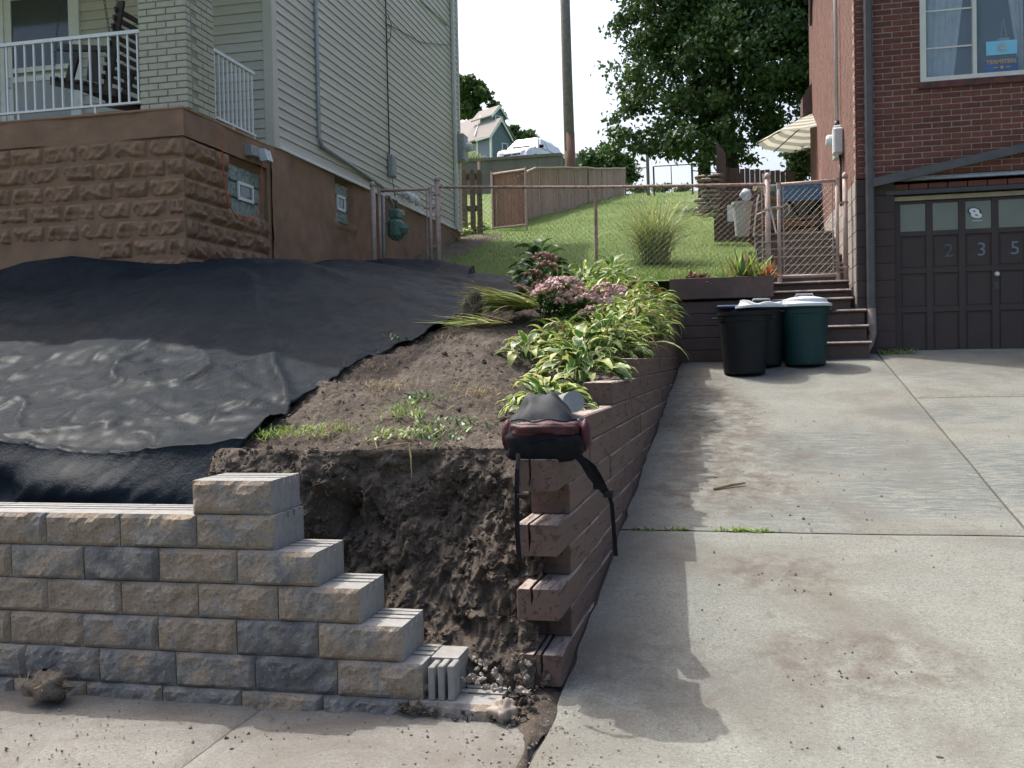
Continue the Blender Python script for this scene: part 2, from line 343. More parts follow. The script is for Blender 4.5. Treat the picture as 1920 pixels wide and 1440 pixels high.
MT['ornament'] = M('tall_grass_blade', (.17, .25, .09), (.30, .37, .16), 3, .5, trans=.3)
MT['hgreen'] = M('hosta_green', (.045, .12, .025), (.08, .17, .04), 8, .42, rand=.25, trans=.3, offs=True)
MT['hyellow'] = M('hosta_margin', (.38, .44, .11), (.50, .53, .20), 8, .45, rand=.2, trans=.35, offs=True)
MT['strap'] = M('strap_leaf', (.17, .28, .05), (.32, .40, .10), 6, .4, trans=.35)
MT['strapy'] = M('pale_strap_leaf', (.36, .43, .10), (.48, .52, .18), 6, .42, trans=.35)
MT['strapdry'] = M('withered_leaf', (.36, .26, .12), (.22, .14, .07), 8, .7, trans=.2)
MT['darkleaf'] = M('dark_green_leaf', (.03, .08, .022), (.05, .115, .03), 7, .4, trans=.25)
MT['pink'] = M('dusty_pink_flower', (.74, .52, .48), (.58, .36, .33), 22, .9, .6, 60, .01, .25, offs=True)
MT['brownhead'] = M('faded_brown_flower', (.36, .22, .18), (.25, .15, .12), 22, .9, .6, 60, .01, .2, offs=True)
MT['coleus'] = M('maroon_leaf', (.12, .02, .035), (.20, .05, .06), 22, .5, trans=.2)
MT['orangeleaf'] = M('orange_leaf', (.55, .17, .06), (.42, .10, .05), 12, .5, trans=.2)
MT['bark'] = M('bark', (.055, .045, .038), (.035, .028, .025), 18, .95, .8, 40, .02)
MT['treeleaf'] = M('tree_leaf', (.038, .09, .024), (.075, .135, .034), .9, .5, trans=.25)
MT['farleaf'] = M('far_leaf', (.05, .10, .035), (.10, .15, .05), .5, .6, trans=.25)
MT['pole'] = M('weathered_pole', (.21, .19, .175), (.15, .13, .12), 9, .9, .5, 40)
# ------------------------------------------------------------------ ground
def drive_z(Y):
    Y = np.asarray(Y, float)
    return np.where(Y < 3.7, 0, np.where(Y < 4.3, .15*(Y-3.7)**2, .18*(Y-4.0)))
def wall_x(Y): return -.75 + .022*(np.asarray(Y, float)-4.25)       # driveway face of the timber wall
def wall_top(Y): return np.interp(Y, [4.2, 4.9, 6.2, 7.4, 8.6, 9.6, 10.4, 11.9], [1.0, 1.12, 1.27, 1.42, 1.58, 1.72, 1.88, 2.1])
def hill(X, Y):
    X = np.asarray(X, float); Y = np.asarray(Y, float)
    a = np.interp(Y, [4.8, 8, 12.6, 13.5], [1.04, 1.76, 2.5, 2.7]); b = np.interp(Y, [4.8, 8.9, 13, 14], [1.08, 2.5, 2.8, 3.0])
    z = a + (b-a)*sstep((-2.0-X)/2.6)
    w = sstep((X-wall_x(Y)+1.15)/.75); z = z*(1-w) + np.minimum(z, wall_top(Y)-.04)*w
    return z
def lawn_z(X, Y):
    X = np.asarray(X, float); Y = np.asarray(Y, float)
    base = 2.5 + .22*(Y-12.6)
    crest = 2.5 + .22*(33-12.6)
    right = np.where(Y > 33, crest - .12*(Y-33), base)
    left = np.where(Y > 39.5, 2.5+.22*(39.5-12.6), base)
    z = right + (left-right)*sstep((-6.0-X)/3.0)
    return z + .05*vn(X*.7, Y*.7, 0, 3)
g = MB(); g.quad((-1500, -1500, -1.2), (1500, -1500, -1.2), (1500, 1500, -1.2), (-1500, 1500, -1.2))
tag(g.build('ground', MT['lawn']), kind='structure')
g = MB(); g.box((-60, -9, -.4), (60, 1.3, -.13)); tag(g.build('street', MT['asphalt']), kind='structure')
g = MB(); g.box((-60, 1.3, -.4), (60, 1.45, .0), bev=.02); tag(g.build('kerb', MT['walk']), kind='structure')
# sidewalk: slabs with tooled joints
g = MB(); g.box((-30, 1.45, -.4), (-.77, 4.6, -.022)); sw = tag(g.build('sidewalk', MT['walk']), kind='structure')
xs = [-30, -20, -12, -8.1, -6.6, -5.1, -3.56, -2.04, -.772]
for a, b in zip(xs[:-1], xs[1:]):
    n, k = 24, 30; yy = np.linspace(1.46, 4.5, n); xx = np.linspace(a+.002, b-.002, k); YY, XX = np.meshgrid(yy, xx, indexing='ij')
    zz = .006*vn(XX*2, YY*2, 0, 5) - .004; ed = np.minimum(XX-a, b-XX); zz = zz - .012*np.exp(-(ed/.02)**2)
    o = from_np('sidewalk_slab', np.stack([XX, YY, zz], -1).reshape(-1, 3), gridq(n, k), MT['walk'], sw, smooth=True)
# driveway
n, k = 60, 8; yy = np.linspace(1.4, 12.6, n); xx = np.linspace(-.82, 9, k); YY, XX = np.meshgrid(yy, xx, indexing='ij')
dw = tag(from_np('driveway', np.stack([XX, YY, drive_z(YY)-.03], -1).reshape(-1, 3), gridq(n, k), MT['joint']), kind='structure')
def slab(x0, x1, y0, y1, left_wall=False):
    n = max(8, int((y1-y0)/.06)); k = max(8, int((x1-x0)/.10)); yy = np.linspace(y0+.008, y1-.008, n); u = np.linspace(0, 1, k)
    YY, UU = np.meshgrid(yy, u, indexing='ij'); xa = (wall_x(YY)+.015 + .012*vn(YY*6, 0, 0, 9)) if left_wall else np.full_like(YY, x0+.008)
    XX = xa + (x1-.008-xa)*UU; ed = np.minimum(np.minimum(YY-y0, y1-YY), np.minimum(XX-xa+.008, x1-XX))
    zz = drive_z(YY) + .004*vn(XX*2.2, YY*2.2, 0, 6) - .014*np.exp(-(ed/.016)**2)
    V = np.stack([XX, YY, zz], -1); sk = V[:, :1].copy(); sk[..., 2] -= .12; V = np.concatenate([sk, V], 1)   # skirt on the wall side
    return from_np('driveway_slab', V.reshape(-1, 3), gridq(n, k+1), MT['drive'], dw, smooth=False)
for a in [(-.75, 8.9, 1.42, 6.27, True), (-.7, 1.72, 6.27, 12.5, True), (1.72, 8.9, 6.27, 9.95), (1.72, 8.9, 9.95, 12.5)]: slab(*a)

# edge line of the black sheet on the slope, then the earth bank
edge_px = [(1020, 528), (960, 563), (880, 590), (830, 615), (800, 630), (740, 650), (700, 668), (650, 690), (600, 725), (545, 772), (500, 806), (462, 822)]
def on_hill(px, py):
    d = ray(px, py); t = 3.0
    while t < 20:
        p = Vector((0, 0, CAM_H))+d*t
        if p.z <= float(hill(p.x, p.y)) and p.y > 4.7: return p
        t += .01
    return p
E_ = [on_hill(*p) for p in edge_px]; ey = np.array([p.y for p in E_][::-1]); exx = np.array([p.x for p in E_][::-1]); od = np.argsort(ey); ey, exx = ey[od], exx[od]
# earth bank: one continuous sheet up the cut face and over the crest
NF, NS, NX = 170, 190, 430
xs = np.concatenate([np.linspace(-9.5, -3.3, 50)[:-1], np.linspace(-3.3, -.86, NX-49)])
V = []
u = np.linspace(0, 1, NF)
basey = 4.33 + .05*vn(xs*1.5, 0, 0, 2) - .22*sstep((xs+1.75)/.7) + .45*sstep((-2.55-xs)/.35)
cresty = 4.80 + .07*vn(xs*2.3, 3, 0, 4) + .16*sstep((-2.55-xs)/.35); crestz = hill(xs, np.full_like(xs, 4.95)) - .02
X2, U2 = np.meshgrid(xs, u); Yf = basey[None] + (cresty-basey)[None]*(U2**1.35); Zf = -.08 + (crestz+.08)[None]*U2
prof = np.sin(np.pi*np.clip(U2, 0, 1))**.5
dsp = .15*fbm(X2*2.2, Zf*2.0, 0, 21, 5, .55) + .03*fbm(X2*8, Zf*7, 1, 31, 4, .6) + .075*(.6-worley(X2*9+.8*fbm(X2*6, Zf*6, 0, 3, 2), Zf*10, 3.3, 7))*sstep(.5+1.2*fbm(X2*3, Zf*3, 0, 77, 2)) + .035*(.6-worley(X2*24, Zf*24, 1.7, 9)) + .012*fbm(X2*40, Zf*40, 2, 41, 2, .7)
hole = -.22*np.exp(-(((X2+1.93)/.055)**2 + ((Zf-.72)/.13)**2)) - .10*np.exp(-(((X2+1.22)/.04)**2 + ((Zf-.24)/.03)**2))
Yf = Yf - prof*(dsp+hole); Zf = Zf + prof*.03*fbm(X2*14, Zf*14, 5, 51, 3)
face = np.stack([X2, Yf, Zf], -1)
v = np.linspace(0, 1, NS+1)[1:]**1.25; X3, V3 = np.meshgrid(xs, v); Y3 = cresty[None] + (13.4-cresty)[None]*V3
rt_edge = wall_x(Y3)-.10; lx = (X3-xs[0])/(xs[-1]-xs[0]); X3 = xs[0] + lx*(np.maximum(rt_edge, -.86)-xs[0])
rough = sstep((Y3-cresty[None])/.25)
Z3 = hill(X3, Y3) + (.035*fbm(X3*2.5, Y3*2.5, 0, 61, 4) + .035*(.6-worley(X3*11, Y3*11, 2.2, 5))*sstep(.4+1.3*fbm(X3*2.2, Y3*2.2, 0, 71, 2)) + .016*(.6-worley(X3*27, Y3*27, 1.2, 15)) + .010*fbm(X3*30, Y3*30, 0, 81, 2))*(.4+.6*rough) - .02 - .12*sstep((np.interp(Y3, ey, exx)-.05-X3)/.12)*sstep((Y3-cresty[None])/.1)
V = np.concatenate([face, np.stack([X3, Y3, Z3], -1)], 0)
tag(from_np('dirt_bank', V.reshape(-1, 3), gridq(NF+NS, len(xs)), MT['dirt'], smooth=True), kind='structure')
def clod_mesh(seed, r=1.0, n=8, m=6, rough=.6):
    th = np.linspace(0, 2*np.pi, n, endpoint=False); ph = np.linspace(.12, np.pi-.12, m); P, T = np.meshgrid(ph, th, indexing='ij')
    d = np.stack([np.sin(P)*np.cos(T), np.sin(P)*np.sin(T), np.cos(P)*.75], -1); q = 1 + rough*fbm(d[..., 0]*1.6+seed, d[..., 1]*1.6, d[..., 2]*1.6, seed, 3)
    V = (d*q[..., None]*r).reshape(-1, 3); Q = [(i*n+j, i*n+(j+1) % n, (i+1)*n+(j+1) % n, (i+1)*n+j) for i in range(m-1) for j in range(n)]
    return V, Q, n, m
CL = [clod_mesh(s) for s in range(6)]
def scatter(name, P, S, mats, kind='stuff', smooth=False, label=None, cat=None, parent=None):
    Vs, Qs, b = [], [], 0
    for p, s in zip(P, S):
        V, Q, n, m = CL[rng.integers(6)]; a = rng.uniform(0, 6.28); c, sn = math.cos(a), math.sin(a); e = V*s*rng.uniform(.7, 1.3, 3)
        e = np.stack([e[:, 0]*c-e[:, 1]*sn, e[:, 0]*sn+e[:, 1]*c, e[:, 2]], 1) + p; Vs.append(e); Qs.append(np.array(Q)+b); b += len(V)
    o = from_np(name, np.concatenate(Vs), np.concatenate(Qs), mats, parent, smooth=smooth); return tag(o, label, cat, None, kind)
# soil washed into the gap between pavement and driveway edge
yy = np.linspace(2.0, 4.34, 70); uu = np.linspace(-1, 1, 12); YY, UU = np.meshgrid(yy, uu, indexing='ij'); wd_ = .018+.012*vn(YY*9, 0, 0, 8)+.10*sstep((YY-3.7)/.4); XX = -.775+UU*wd_-.05*sstep((YY-3.5)/.6)
tag(from_np('soil_wash', np.stack([XX, YY, -.012+(1-UU**2)*(.018+.03*sstep((YY-3.6)/.6))+.008*vn(XX*40, YY*40, 0, 2)], -1).reshape(-1, 3), gridq(70, 12), MT['dirt'], smooth=True), kind='structure')
# clods on the bank face and slope
P, S = [], []
fl = face.reshape(-1, 3); vis = fl[(fl[:, 0] > -3.2)]
for q in rng.integers(0, len(vis), 3800): P.append(vis[q]); S.append(rng.uniform(.003, .012)*(1 if rng.random() < .94 else 2.4))
sl = np.stack([X3, Y3, Z3], -1).reshape(-1, 3); vis = sl[(sl[:, 0] > -3.3) & (sl[:, 1] < 9)]
for q in rng.integers(0, len(vis), 1500): P.append(vis[q]); S.append(rng.uniform(.003, .009)*(1 if rng.random() < .96 else 2.4))
for q in range(260):   # spill at the foot of the face, beside the last block
    x = rng.uniform(-1.45, -.80); y = rng.uniform(3.9, 4.35); P.append((x, y, max(0, .35*(y-4.1))+rng.uniform(0, .04))); S.append(rng.uniform(.005, .02))
scatter('soil_clods', P, S, MT['clod'], label='loose brown soil clods on the cut bank', cat='soil')
P, S = [], []
for q in range(420):
    if rng.random() < .5: x = rng.normal(-.75, .22); y = rng.uniform(3.25, 4.05)
    else: x = rng.uniform(-3, .6); y = rng.uniform(3.2, 3.9)
    P.append((x, y, float(drive_z(y))+.003)); S.append(rng.uniform(.002, .006))
for q in range(240):
    x = rng.uniform(-.55, 3.0); y = rng.uniform(3.4, 9.5); P.append((x, y, float(drive_z(y))+.002)); S.append(abs(rng.normal(0, .003))+.002)
for q in range(40):
    x = rng.uniform(-1.3, -.85); y = rng.uniform(4.0, 4.3); P.append((x, y, .1+.3*max(0, y-4.05))); S.append(rng.uniform(.008, .02))
scatter('gravel', P, S, MT['pebble'], label='small pebbles and crumbs scattered on the concrete', cat='gravel')
P, S = [], []
for cx, cy, r, k in [(.15, 5.55, .10, 22), (.42, 5.35, .08, 14), (.35, 4.75, .10, 20), (.62, 4.5, .1, 20), (.33, 4.45, .08, 14), (.55, 7.4, .2, 25), (.1, 7.2, .2, 25), (.35, 6.6, .12, 16), (-.1, 5.0, .08, 10), (-1.9, 3.55, .12, 22), (-2.6, 3.5, .2, 24)]:
    for q in range(k):
        x = rng.normal(cx, r); y = rng.normal(cy, r*.6); P.append((x, y, float(drive_z(y))+.001)); S.append(.0015+.007*rng.random()**3)
scatter('dirt_crumbs', P, S, MT['clod'], label='dark soil crumbs trodden onto the concrete', cat='soil')

# lawn and hillside behind the fence
xs = np.concatenate([np.linspace(-40, -6, 25)[:-1], np.linspace(-6, .62, 90), np.linspace(.7, 14, 20)]); ys = np.concatenate([np.linspace(12.35, 22, 90)[:-1], np.linspace(22, 75, 90)])
YY, XX = np.meshgrid(ys, xs, indexing='ij')
ZZ = lawn_z(XX, YY); ZZ = np.where((XX > .52) & (YY < 20.5), np.minimum(ZZ, 1.2), ZZ); ZZ = np.where(XX > 1.4, np.minimum(ZZ, 2.4+.05*(YY-19)), ZZ)
tag(from_np('hillside', np.stack([XX, YY, ZZ], -1).reshape(-1, 3), gridq(len(ys), len(xs)), MT['lawn'], smooth=True), kind='structure')
def blades(name, P, L, W, mats, lean=.5, bend=.6, nseg=2, parent=None, az=None, mi=None, kind='stuff', label=None, cat=None, loc=None):
    """many curved tapering blades in one mesh"""
    P = np.asarray(P, float); n = len(P); L = np.broadcast_to(L, n); W = np.broadcast_to(W, n); lean = np.broadcast_to(lean, n); bend = np.broadcast_to(bend, n)
    az = rng.uniform(0, 2*np.pi, n) if az is None else np.asarray(az); d = np.stack([np.cos(az), np.sin(az)], 1); sd = np.stack([-np.sin(az), np.cos(az)], 1)
    tw = rng.uniform(-.5, .5, n); ang = lean.copy(); p = P.copy(); rows = []
    for k in range(nseg+1):
        t = k/nseg; w = W*(.75+.5*min(t*2, 1))*(1-t**2.2)*.5 + .0002
        off = np.stack([sd[:, 0]*w, sd[:, 1]*w, w*tw], 1); rows.append(np.stack([p-off, p+off], 1))
        stp = L/nseg; p = p + np.stack([d[:, 0]*np.sin(ang)*stp, d[:, 1]*np.sin(ang)*stp, np.cos(ang)*stp], 1); ang = ang + bend/nseg
    V = np.stack(rows, 1).reshape(n, -1, 3); nv = V.shape[1]; Q = []
    for k in range(nseg): Q.append(np.stack([np.arange(n)*nv+2*k, np.arange(n)*nv+2*k+1, np.arange(n)*nv+2*k+3, np.arange(n)*nv+2*k+2], 1))
    Q = np.stack(Q, 1).reshape(-1, 4); m2 = None if mi is None else np.repeat(np.asarray(mi), nseg)
    o = from_np(name, V.reshape(-1, 3), Q, mats, parent, loc, m2); return tag(o, label, cat, None, kind)
n = 42000; y = 12.5 + 20*rng.random(n)**1.7; x = np.where(rng.random(n) < .5, rng.uniform(-5.1, .5, n), -5.1+5.6*rng.random(n)); x = x - (y-12.5)*.12*rng.random(n)
ok = (x < .5); x, y = x[ok], y[ok]; P = np.stack([x, y, lawn_z(x, y)-.005], 1)
blades('lawn_grass', P, rng.uniform(.03, .075, len(P)), .011, MT['blade'], rng.uniform(.1, .8, len(P)), .6, 1, label='short mown green grass of the sloping back lawn', cat='grass')

# ------------------------------------------------------------------ block retaining wall
BW, BH, BD = .390, .1545, .30
def block_mesh(seed, w=BW, h=BH-.002, rough=.013, mat='blockface'):
    nx, nz_ = max(6, int(w/.02)), 9; xs = np.linspace(.002, w-.002, nx); zs = np.linspace(0, h, nz_); Xg, Zg = np.meshgrid(xs, zs)
    ed = np.minimum(np.minimum(Xg, w-Xg), np.minimum(Zg, h-Zg)); k = sstep(ed/.022)
    Yg = -.004 - k*(.010 + rough*fbm(Xg*11+seed*3.1, Zg*11, seed, seed, 4, .6)); Yg = np.where(ed < .003, .004, Yg)
    V = [tuple(p) for p in np.stack([Xg, Yg, Zg], -1).reshape(-1, 3)]; Fc = [tuple(q) for q in gridq(nz_, nx)]; mi = [0]*len(Fc)
    top = [(.004, h), (.125, h), (.127, h-.028), (.142, h-.028), (.144, h), (.188, h), (.19, h-.028), (.207, h-.028), (.209, h), (.252, h), (.254, h-.012), (.264, h-.012), (.266, h), (BD, h), (BD, 0), (.004, 0)]
    b = len(V); n = len(top); V += [(.002, y, z) for y, z in top] + [(w-.002, y, z) for y, z in top]
    for i in range(n-1): Fc.append((b+i, b+n+i, b+n+i+1, b+i+1)); mi.append(1)
    Fc.append(tuple(b+i for i in range(n))); mi.append(1); Fc.append(tuple(b+n+i for i in range(n-1, -1, -1))); mi.append(1)
    # close the seam between rough face and body
    m, t_, _ = (0, 0, 0), 0, 0
    return make_mesh('retaining_block', V, Fc, [MT[mat], MT['plaincon']], mi, False)
BM = [block_mesh(s) for s in range(9)]; BG = [block_mesh(s, mat='blockgrey') for s in range(9)]
WY = 3.955
rwall = emp('retaining_wall', (-2.6, WY, 0), 'half-built split-face concrete block wall stepping down to the dirt bank', 'retaining wall')
ends = [(932, 1330, 0), (793, 1280, 1), (755, 1190, 2), (676, 1120, 3), (596, 1050, 4), (516, 980, 5), (508, 910, 6)]
Z0 = .058
for px, py, c in ends:
    y = WY + .012*c; xr = at(px, py, Y=y).x; zb = Z0 + BH*(c-1) if c else Z0-BH
    k = 0
    while xr - BW*(k+1) > -5.2:
        if c == 6 and k > 0: break
        o = inst('block', (BM if rng.random() < [.1, .15, .4, .8, .85, .7, 1][c] else BG)[rng.integers(9)], rwall, (xr-BW*(k+1), y+rng.uniform(-.002, .002), zb), (0, 0, rng.uniform(-.004, .004))); k += 1
        if c == 0 and k > 14: break
# the cut end of the lowest full course: three upright fins left by the splitter
xr = at(793, 1280, Y=WY+.012).x
for q in range(3):
    b = MB(); x0 = xr + .022 + q*.042; b.box((x0, WY+.014+.004*q, Z0-.002), (x0+.028, WY+.12, Z0+BH-.006-.006*(q == 0)), bev=.004); b.build('split_fin', MT['plaincon'], rwall)
b = MB(); b.box((xr+.004, WY+.125, Z0-.001), (xr+.125, WY+.30, Z0+BH-.004)); b.build('split_block_back', MT['plaincon'], rwall)

# ------------------------------------------------------------------ timber wall
TW, TH = .19, .145
tang = math.atan(.022)
twall = emp('timber_wall', (-.75, 4.25, 0), 'brown painted timber retaining wall along the driveway, cracked stepped ends', 'timber wall', rz=-tang)
def timber(y0, y1, c, crack=0, ragged=False, dx=0.0):
    z0 = .045 + TH*c + .001; z1 = z0+TH-.002; ch = .008; x0, x1 = -TW+dx+rng.uniform(-.004, .004), dx+rng.uniform(-.004, .004)
    prof = [(x0+ch, z0), (x1-ch, z0), (x1, z0+ch), (x1, z1-ch), (x1-ch, z1)]
    for q in range(crack):   # drying checks opened from the top
        xc = x0+TW*(.38+.2*q+rng.uniform(-.06, .06)); dp = TH*rng.uniform(.55, .97); w = rng.uniform(.004, .008)
        if q == 0: cr = []
        cr.append((xc, dp, w))
    if crack:
        for xc, dp, w in sorted(cr, reverse=True): prof += [(xc+w, z1), (xc+w*.8+.004, z1-dp*.5), (xc-.002, z1-dp), (xc-w*.6, z1-dp*.45), (xc-w, z1)]
    prof += [(x0+ch, z1), (x0, z1-ch), (x0, z0+ch)]
    n = len(prof); L = y1-y0; ys = [y0, y0+.006] + [y0+L*k/6 for k in range(1, 6)] + [y1]
    V, Fc, mi = [], [], []
    for i, yy in enumerate(ys):
        cx, cz = (x0+x1)/2, (z0+z1)/2; s = .965 if i == 0 else 1.0; wob = .004*math.sin(i*1.9+c)
        for j, (x, z) in enumerate(prof):
            yj = yy
            if ragged and i < 2: yj += .05*abs(math.sin(j*2.7))+.03*(j % 3)
            V.append((cx+(x-cx)*s + (wob if 0 < i < len(ys)-1 else 0), yj, cz+(z-cz)*s))
    for i in range(len(ys)-1):
        for j in range(n):
            Fc.append((i*n+j, (i+1)*n+j, (i+1)*n+(j+1) % n, i*n+(j+1) % n)); mi.append(0)
    Fc.append(tuple(range(n))); mi.append(0); Fc.append(tuple((len(ys)-1)*n+j for j in range(n-1, -1, -1))); mi.append(0)
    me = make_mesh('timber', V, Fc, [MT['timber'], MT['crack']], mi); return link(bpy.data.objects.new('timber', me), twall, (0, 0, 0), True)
starts = {0: 0, 1: .30, 2: 0.01, 3: .31, 4: .0, 5: .30, 6: -.005, 7: .62, 8: 1.86, 9: 3.1, 10: 4.4, 11: 5.4, 12: 6.2, 13: 6.9}
for c, y0 in starts.items():
    zt = .045+TH*(c+1); ymax = min(7.72, (zt+.05)/.18 + 4.0 - 4.25 + .8); y = y0; first = True; L0 = [2.1, 2.9, 1.25, 2.4, 2.3, 1.35, .88, 2.2, 2.4, 2.0, 2.3, 2.3, 1.5, .8][c]
    while y < ymax-.05:
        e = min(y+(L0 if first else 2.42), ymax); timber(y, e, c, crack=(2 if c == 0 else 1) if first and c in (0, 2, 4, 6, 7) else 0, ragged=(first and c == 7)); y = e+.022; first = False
# dark short cross pieces (deadmen) behind the recessed courses
for c in (1, 3, 5):
    b = MB(); b.box((-.62, .62, .05+TH*c), (-.20, .80, .04+TH*(c+1))); b.build('tieback', MT['timber'], twall, local=True)
# ------------------------------------------------------------------ left house
SX, HY0, HY1 = -5.24, 10.85, 19.2         # side wall plane, front wall, back wall
PX, PY, PZ = -5.27, 8.9, 4.06             # porch corner and floor height
SZ0, SZ1, PITCHS = 4.10, 8.95, .1145
lh = emp('beige_house', (-8.5, 15, 2.0), 'beige vinyl-sided house on a brown stucco foundation with raised front porch', 'house')
b = MB(); b.box((-12.5, HY0, .5), (SX-.2, HY1, SZ0+.02)); b.build('foundation_wall', MT['stucco'], lh)
b = MB(); b.box((-12.5, HY0+.03, SZ0), (SX-.03, HY1-.02, SZ1)); b.build('wall_core', MT['trim'], lh)
# lumpy stucco skin on the side foundation
ys = np.linspace(HY0-.15, HY1, 170); zs = np.linspace(1.6, SZ0-.01, 50); YY, ZZ = np.meshgrid(ys, zs)
xx = SX-.01 + .03*fbm(YY*1.4, ZZ*1.4, 0, 5, 4) + .03*sstep((11.35-YY)/.3)
def hole_mask(YY, ZZ, y0, y1, z0, z1): return (YY > y0) & (YY < y1) & (ZZ > z0) & (ZZ < z1)
win2 = (12.75, 13.40, 3.46, 4.06)
xx = np.where(hole_mask(YY, ZZ, *win2), SX-.16, xx); xx = xx + .05*np.exp(-((ZZ-win2[2]+.04)/.035)**2)*((YY > 12.68) & (YY < 13.47))
from_np('stucco_skin', np.stack([xx, YY, ZZ], -1).reshape(-1, 3), gridq(50, 170), MT['stucco'], lh, smooth=True)
b = MB(); b.box((SX-.3, HY0-.19, 1.6), (SX+.012, HY0-.11, SZ0-.03), bev=.02); b.build('corner_return', MT['stucco'], lh)
# porch base
b = MB(); b.box((-12.5, PY+.2, .6), (PX-.2, HY0+.05, PZ-.02)); b.build('porch_base', MT['stucco'], lh)
xs = np.linspace(-9.2, PX+.02, 140); zs = np.linspace(3.80, PZ, 16); XX, ZZ = np.meshgrid(xs, zs)
yy = PY - .02 + .012*fbm(XX*2, ZZ*3, 0, 7, 3); V = np.stack([XX, yy, ZZ], -1).reshape(-1, 3); from_np('porch_band', V, gridq(16, 140), MT['stucco'], lh, smooth=True)
ys = np.linspace(PY-.02, HY0-.05, 60); YY, ZZ = np.meshgrid(ys, zs)
from_np('porch_band', np.stack([PX+.02+.012*fbm(YY*2, ZZ*3, 0, 8, 3), YY, ZZ], -1).reshape(-1, 3), gridq(16, 60), MT['stucco'], lh, smooth=True)
b = MB(); b.box((-12.5, PY-.03, PZ-.005), (PX+.03, HY0, PZ+.03), bev=.012); b.build('porch_floor', MT['stucco'], lh)
def rock_mesh(seed, w=.40, h=.2):
    nx, nzz = 28, 15; xs = np.linspace(0, w, nx); zs = np.linspace(0, h, nzz); Xg, Zg = np.meshgrid(xs, zs)
    ed = np.minimum(np.minimum(Xg, w-Xg)*1.0, np.minimum(Zg, h-Zg)); k = sstep(ed/.04)
    Yg = .016 - k*(.022 + .028*(1-np.abs(fbm(Xg*5+seed*5.3, Zg*6, seed, seed, 2, .5)))**2 + .016*worley(Xg*16, Zg*16, seed*1.7, seed) + .012*fbm(Xg*26, Zg*26, seed, seed+9, 2))
    return np_mesh('rock_face_block', np.stack([Xg, Yg, Zg], -1).reshape(-1, 3), gridq(nzz, nx), MT['stucco'], None, True)
RK = [rock_mesh(s) for s in range(7)]
for r in range(7):
    z = 3.80 - .2*(r+1); off = -.2 if r % 2 else 0.0
    for k in range(9):
        x = PX + .005 - .40*(k+1) - off*0 - (.2 if r % 2 else 0)
        if r >= 5 and k > 1: continue
        inst('rock_face_block', RK[rng.integers(7)], lh, (x, PY, z))
    if r % 2: inst('rock_face_block', RK[rng.integers(7)], lh, (PX+.005-.2, PY, z), scale=(.5, 1, 1))
    for k in range(5):
        y = PY + .4*k - (.2 if r % 2 == 0 else 0); 
        ye = y+.4
        if y < PY: y = PY; 
        if ye > HY0-.1: ye = HY0-.1
        if ye-y < .1: continue
        if z < 3.72 and z+.2 > 3.2 and ye > 9.80:   # beside the window
            ye = min(ye, 9.80)
            if ye-y < .1: continue
        inst('rock_face_block', RK[rng.integers(7)], lh, (PX, y, z), (0, 0, R(90)), ((ye-y)/.4, 1, 1))
ys = np.linspace(PY+.02, HY0, 60); zs = np.linspace(1.7, 3.8, 30); YY, ZZ = np.meshgrid(ys, zs)
xx = np.where(hole_mask(YY, ZZ, 9.82, 10.62, 3.16, 3.74), PX-.10, PX-.015+.015*fbm(YY*3, ZZ*3, 0, 9, 3)); from_np('stucco_skin', np.stack([xx, YY, ZZ], -1).reshape(-1, 3), gridq(30, 60), MT['stucco'], lh, smooth=True)
xs = np.linspace(-9, PX+.0, 60); XX, ZZ = np.meshgrid(xs, zs)
from_np('stucco_skin', np.stack([XX, PY-.005+.012*fbm(XX*3, ZZ*3, 0, 19, 3), ZZ], -1).reshape(-1, 3), gridq(30, 60), MT['stucco'], lh, smooth=True)
# glass block windows with a small hopper vent
def glass_window(y0, y1, z0, z1, x, nc, nr):
    w = emp('window', (x, y0, z0), parent=lh); cw, chh = (y1-y0)/nc, (z1-z0)/nr; m = MB(); m.box((x-.05, y0-.01, z0-.01), (x-.03, y1+.01, z1+.01)); m.build('mortar_bed', MT['plaincon'], w)
    for i in range(nc):
        for j in range(nr):
            m = MB(); m.box((x-.03, y0+i*cw+.006, z0+j*chh+.006), (x+.012, y0+(i+1)*cw-.006, z0+(j+1)*chh-.006), bev=.012); m.build('glass_block', MT['glassblock'], w)
    yc, zc = (y0+y1)/2, (z0+z1)/2; hw, hh = (y1-y0)*.25, (z1-z0)*.19; m = MB(); x2 = x+.014; t = .035
    m.box((x2, yc-hw, zc-hh), (x2+.02, yc+hw, zc-hh+t)).box((x2, yc-hw, zc+hh-t), (x2+.02, yc+hw, zc+hh)).box((x2, yc-hw, zc-hh+t), (x2+.019, yc-hw+t, zc+hh-t)).box((x2, yc+hw-t, zc-hh+t), (x2+.019, yc+hw, zc+hh-t))
    v = m.build('vent_frame', MT['whitepaint'], w); m = MB(); m.box((x2-.001, yc-hw+t, zc-hh+t), (x2+.006, yc+hw-t, zc+hh-t)); m.build('vent_pane', MT['glass'], w)
glass_window(9.86, 10.58, 3.18, 3.72, PX-.05, 3, 3); glass_window(win2[0]+.03, win2[1]-.03, win2[2]+.02, win2[3]-.02, SX-.1, 3, 3)
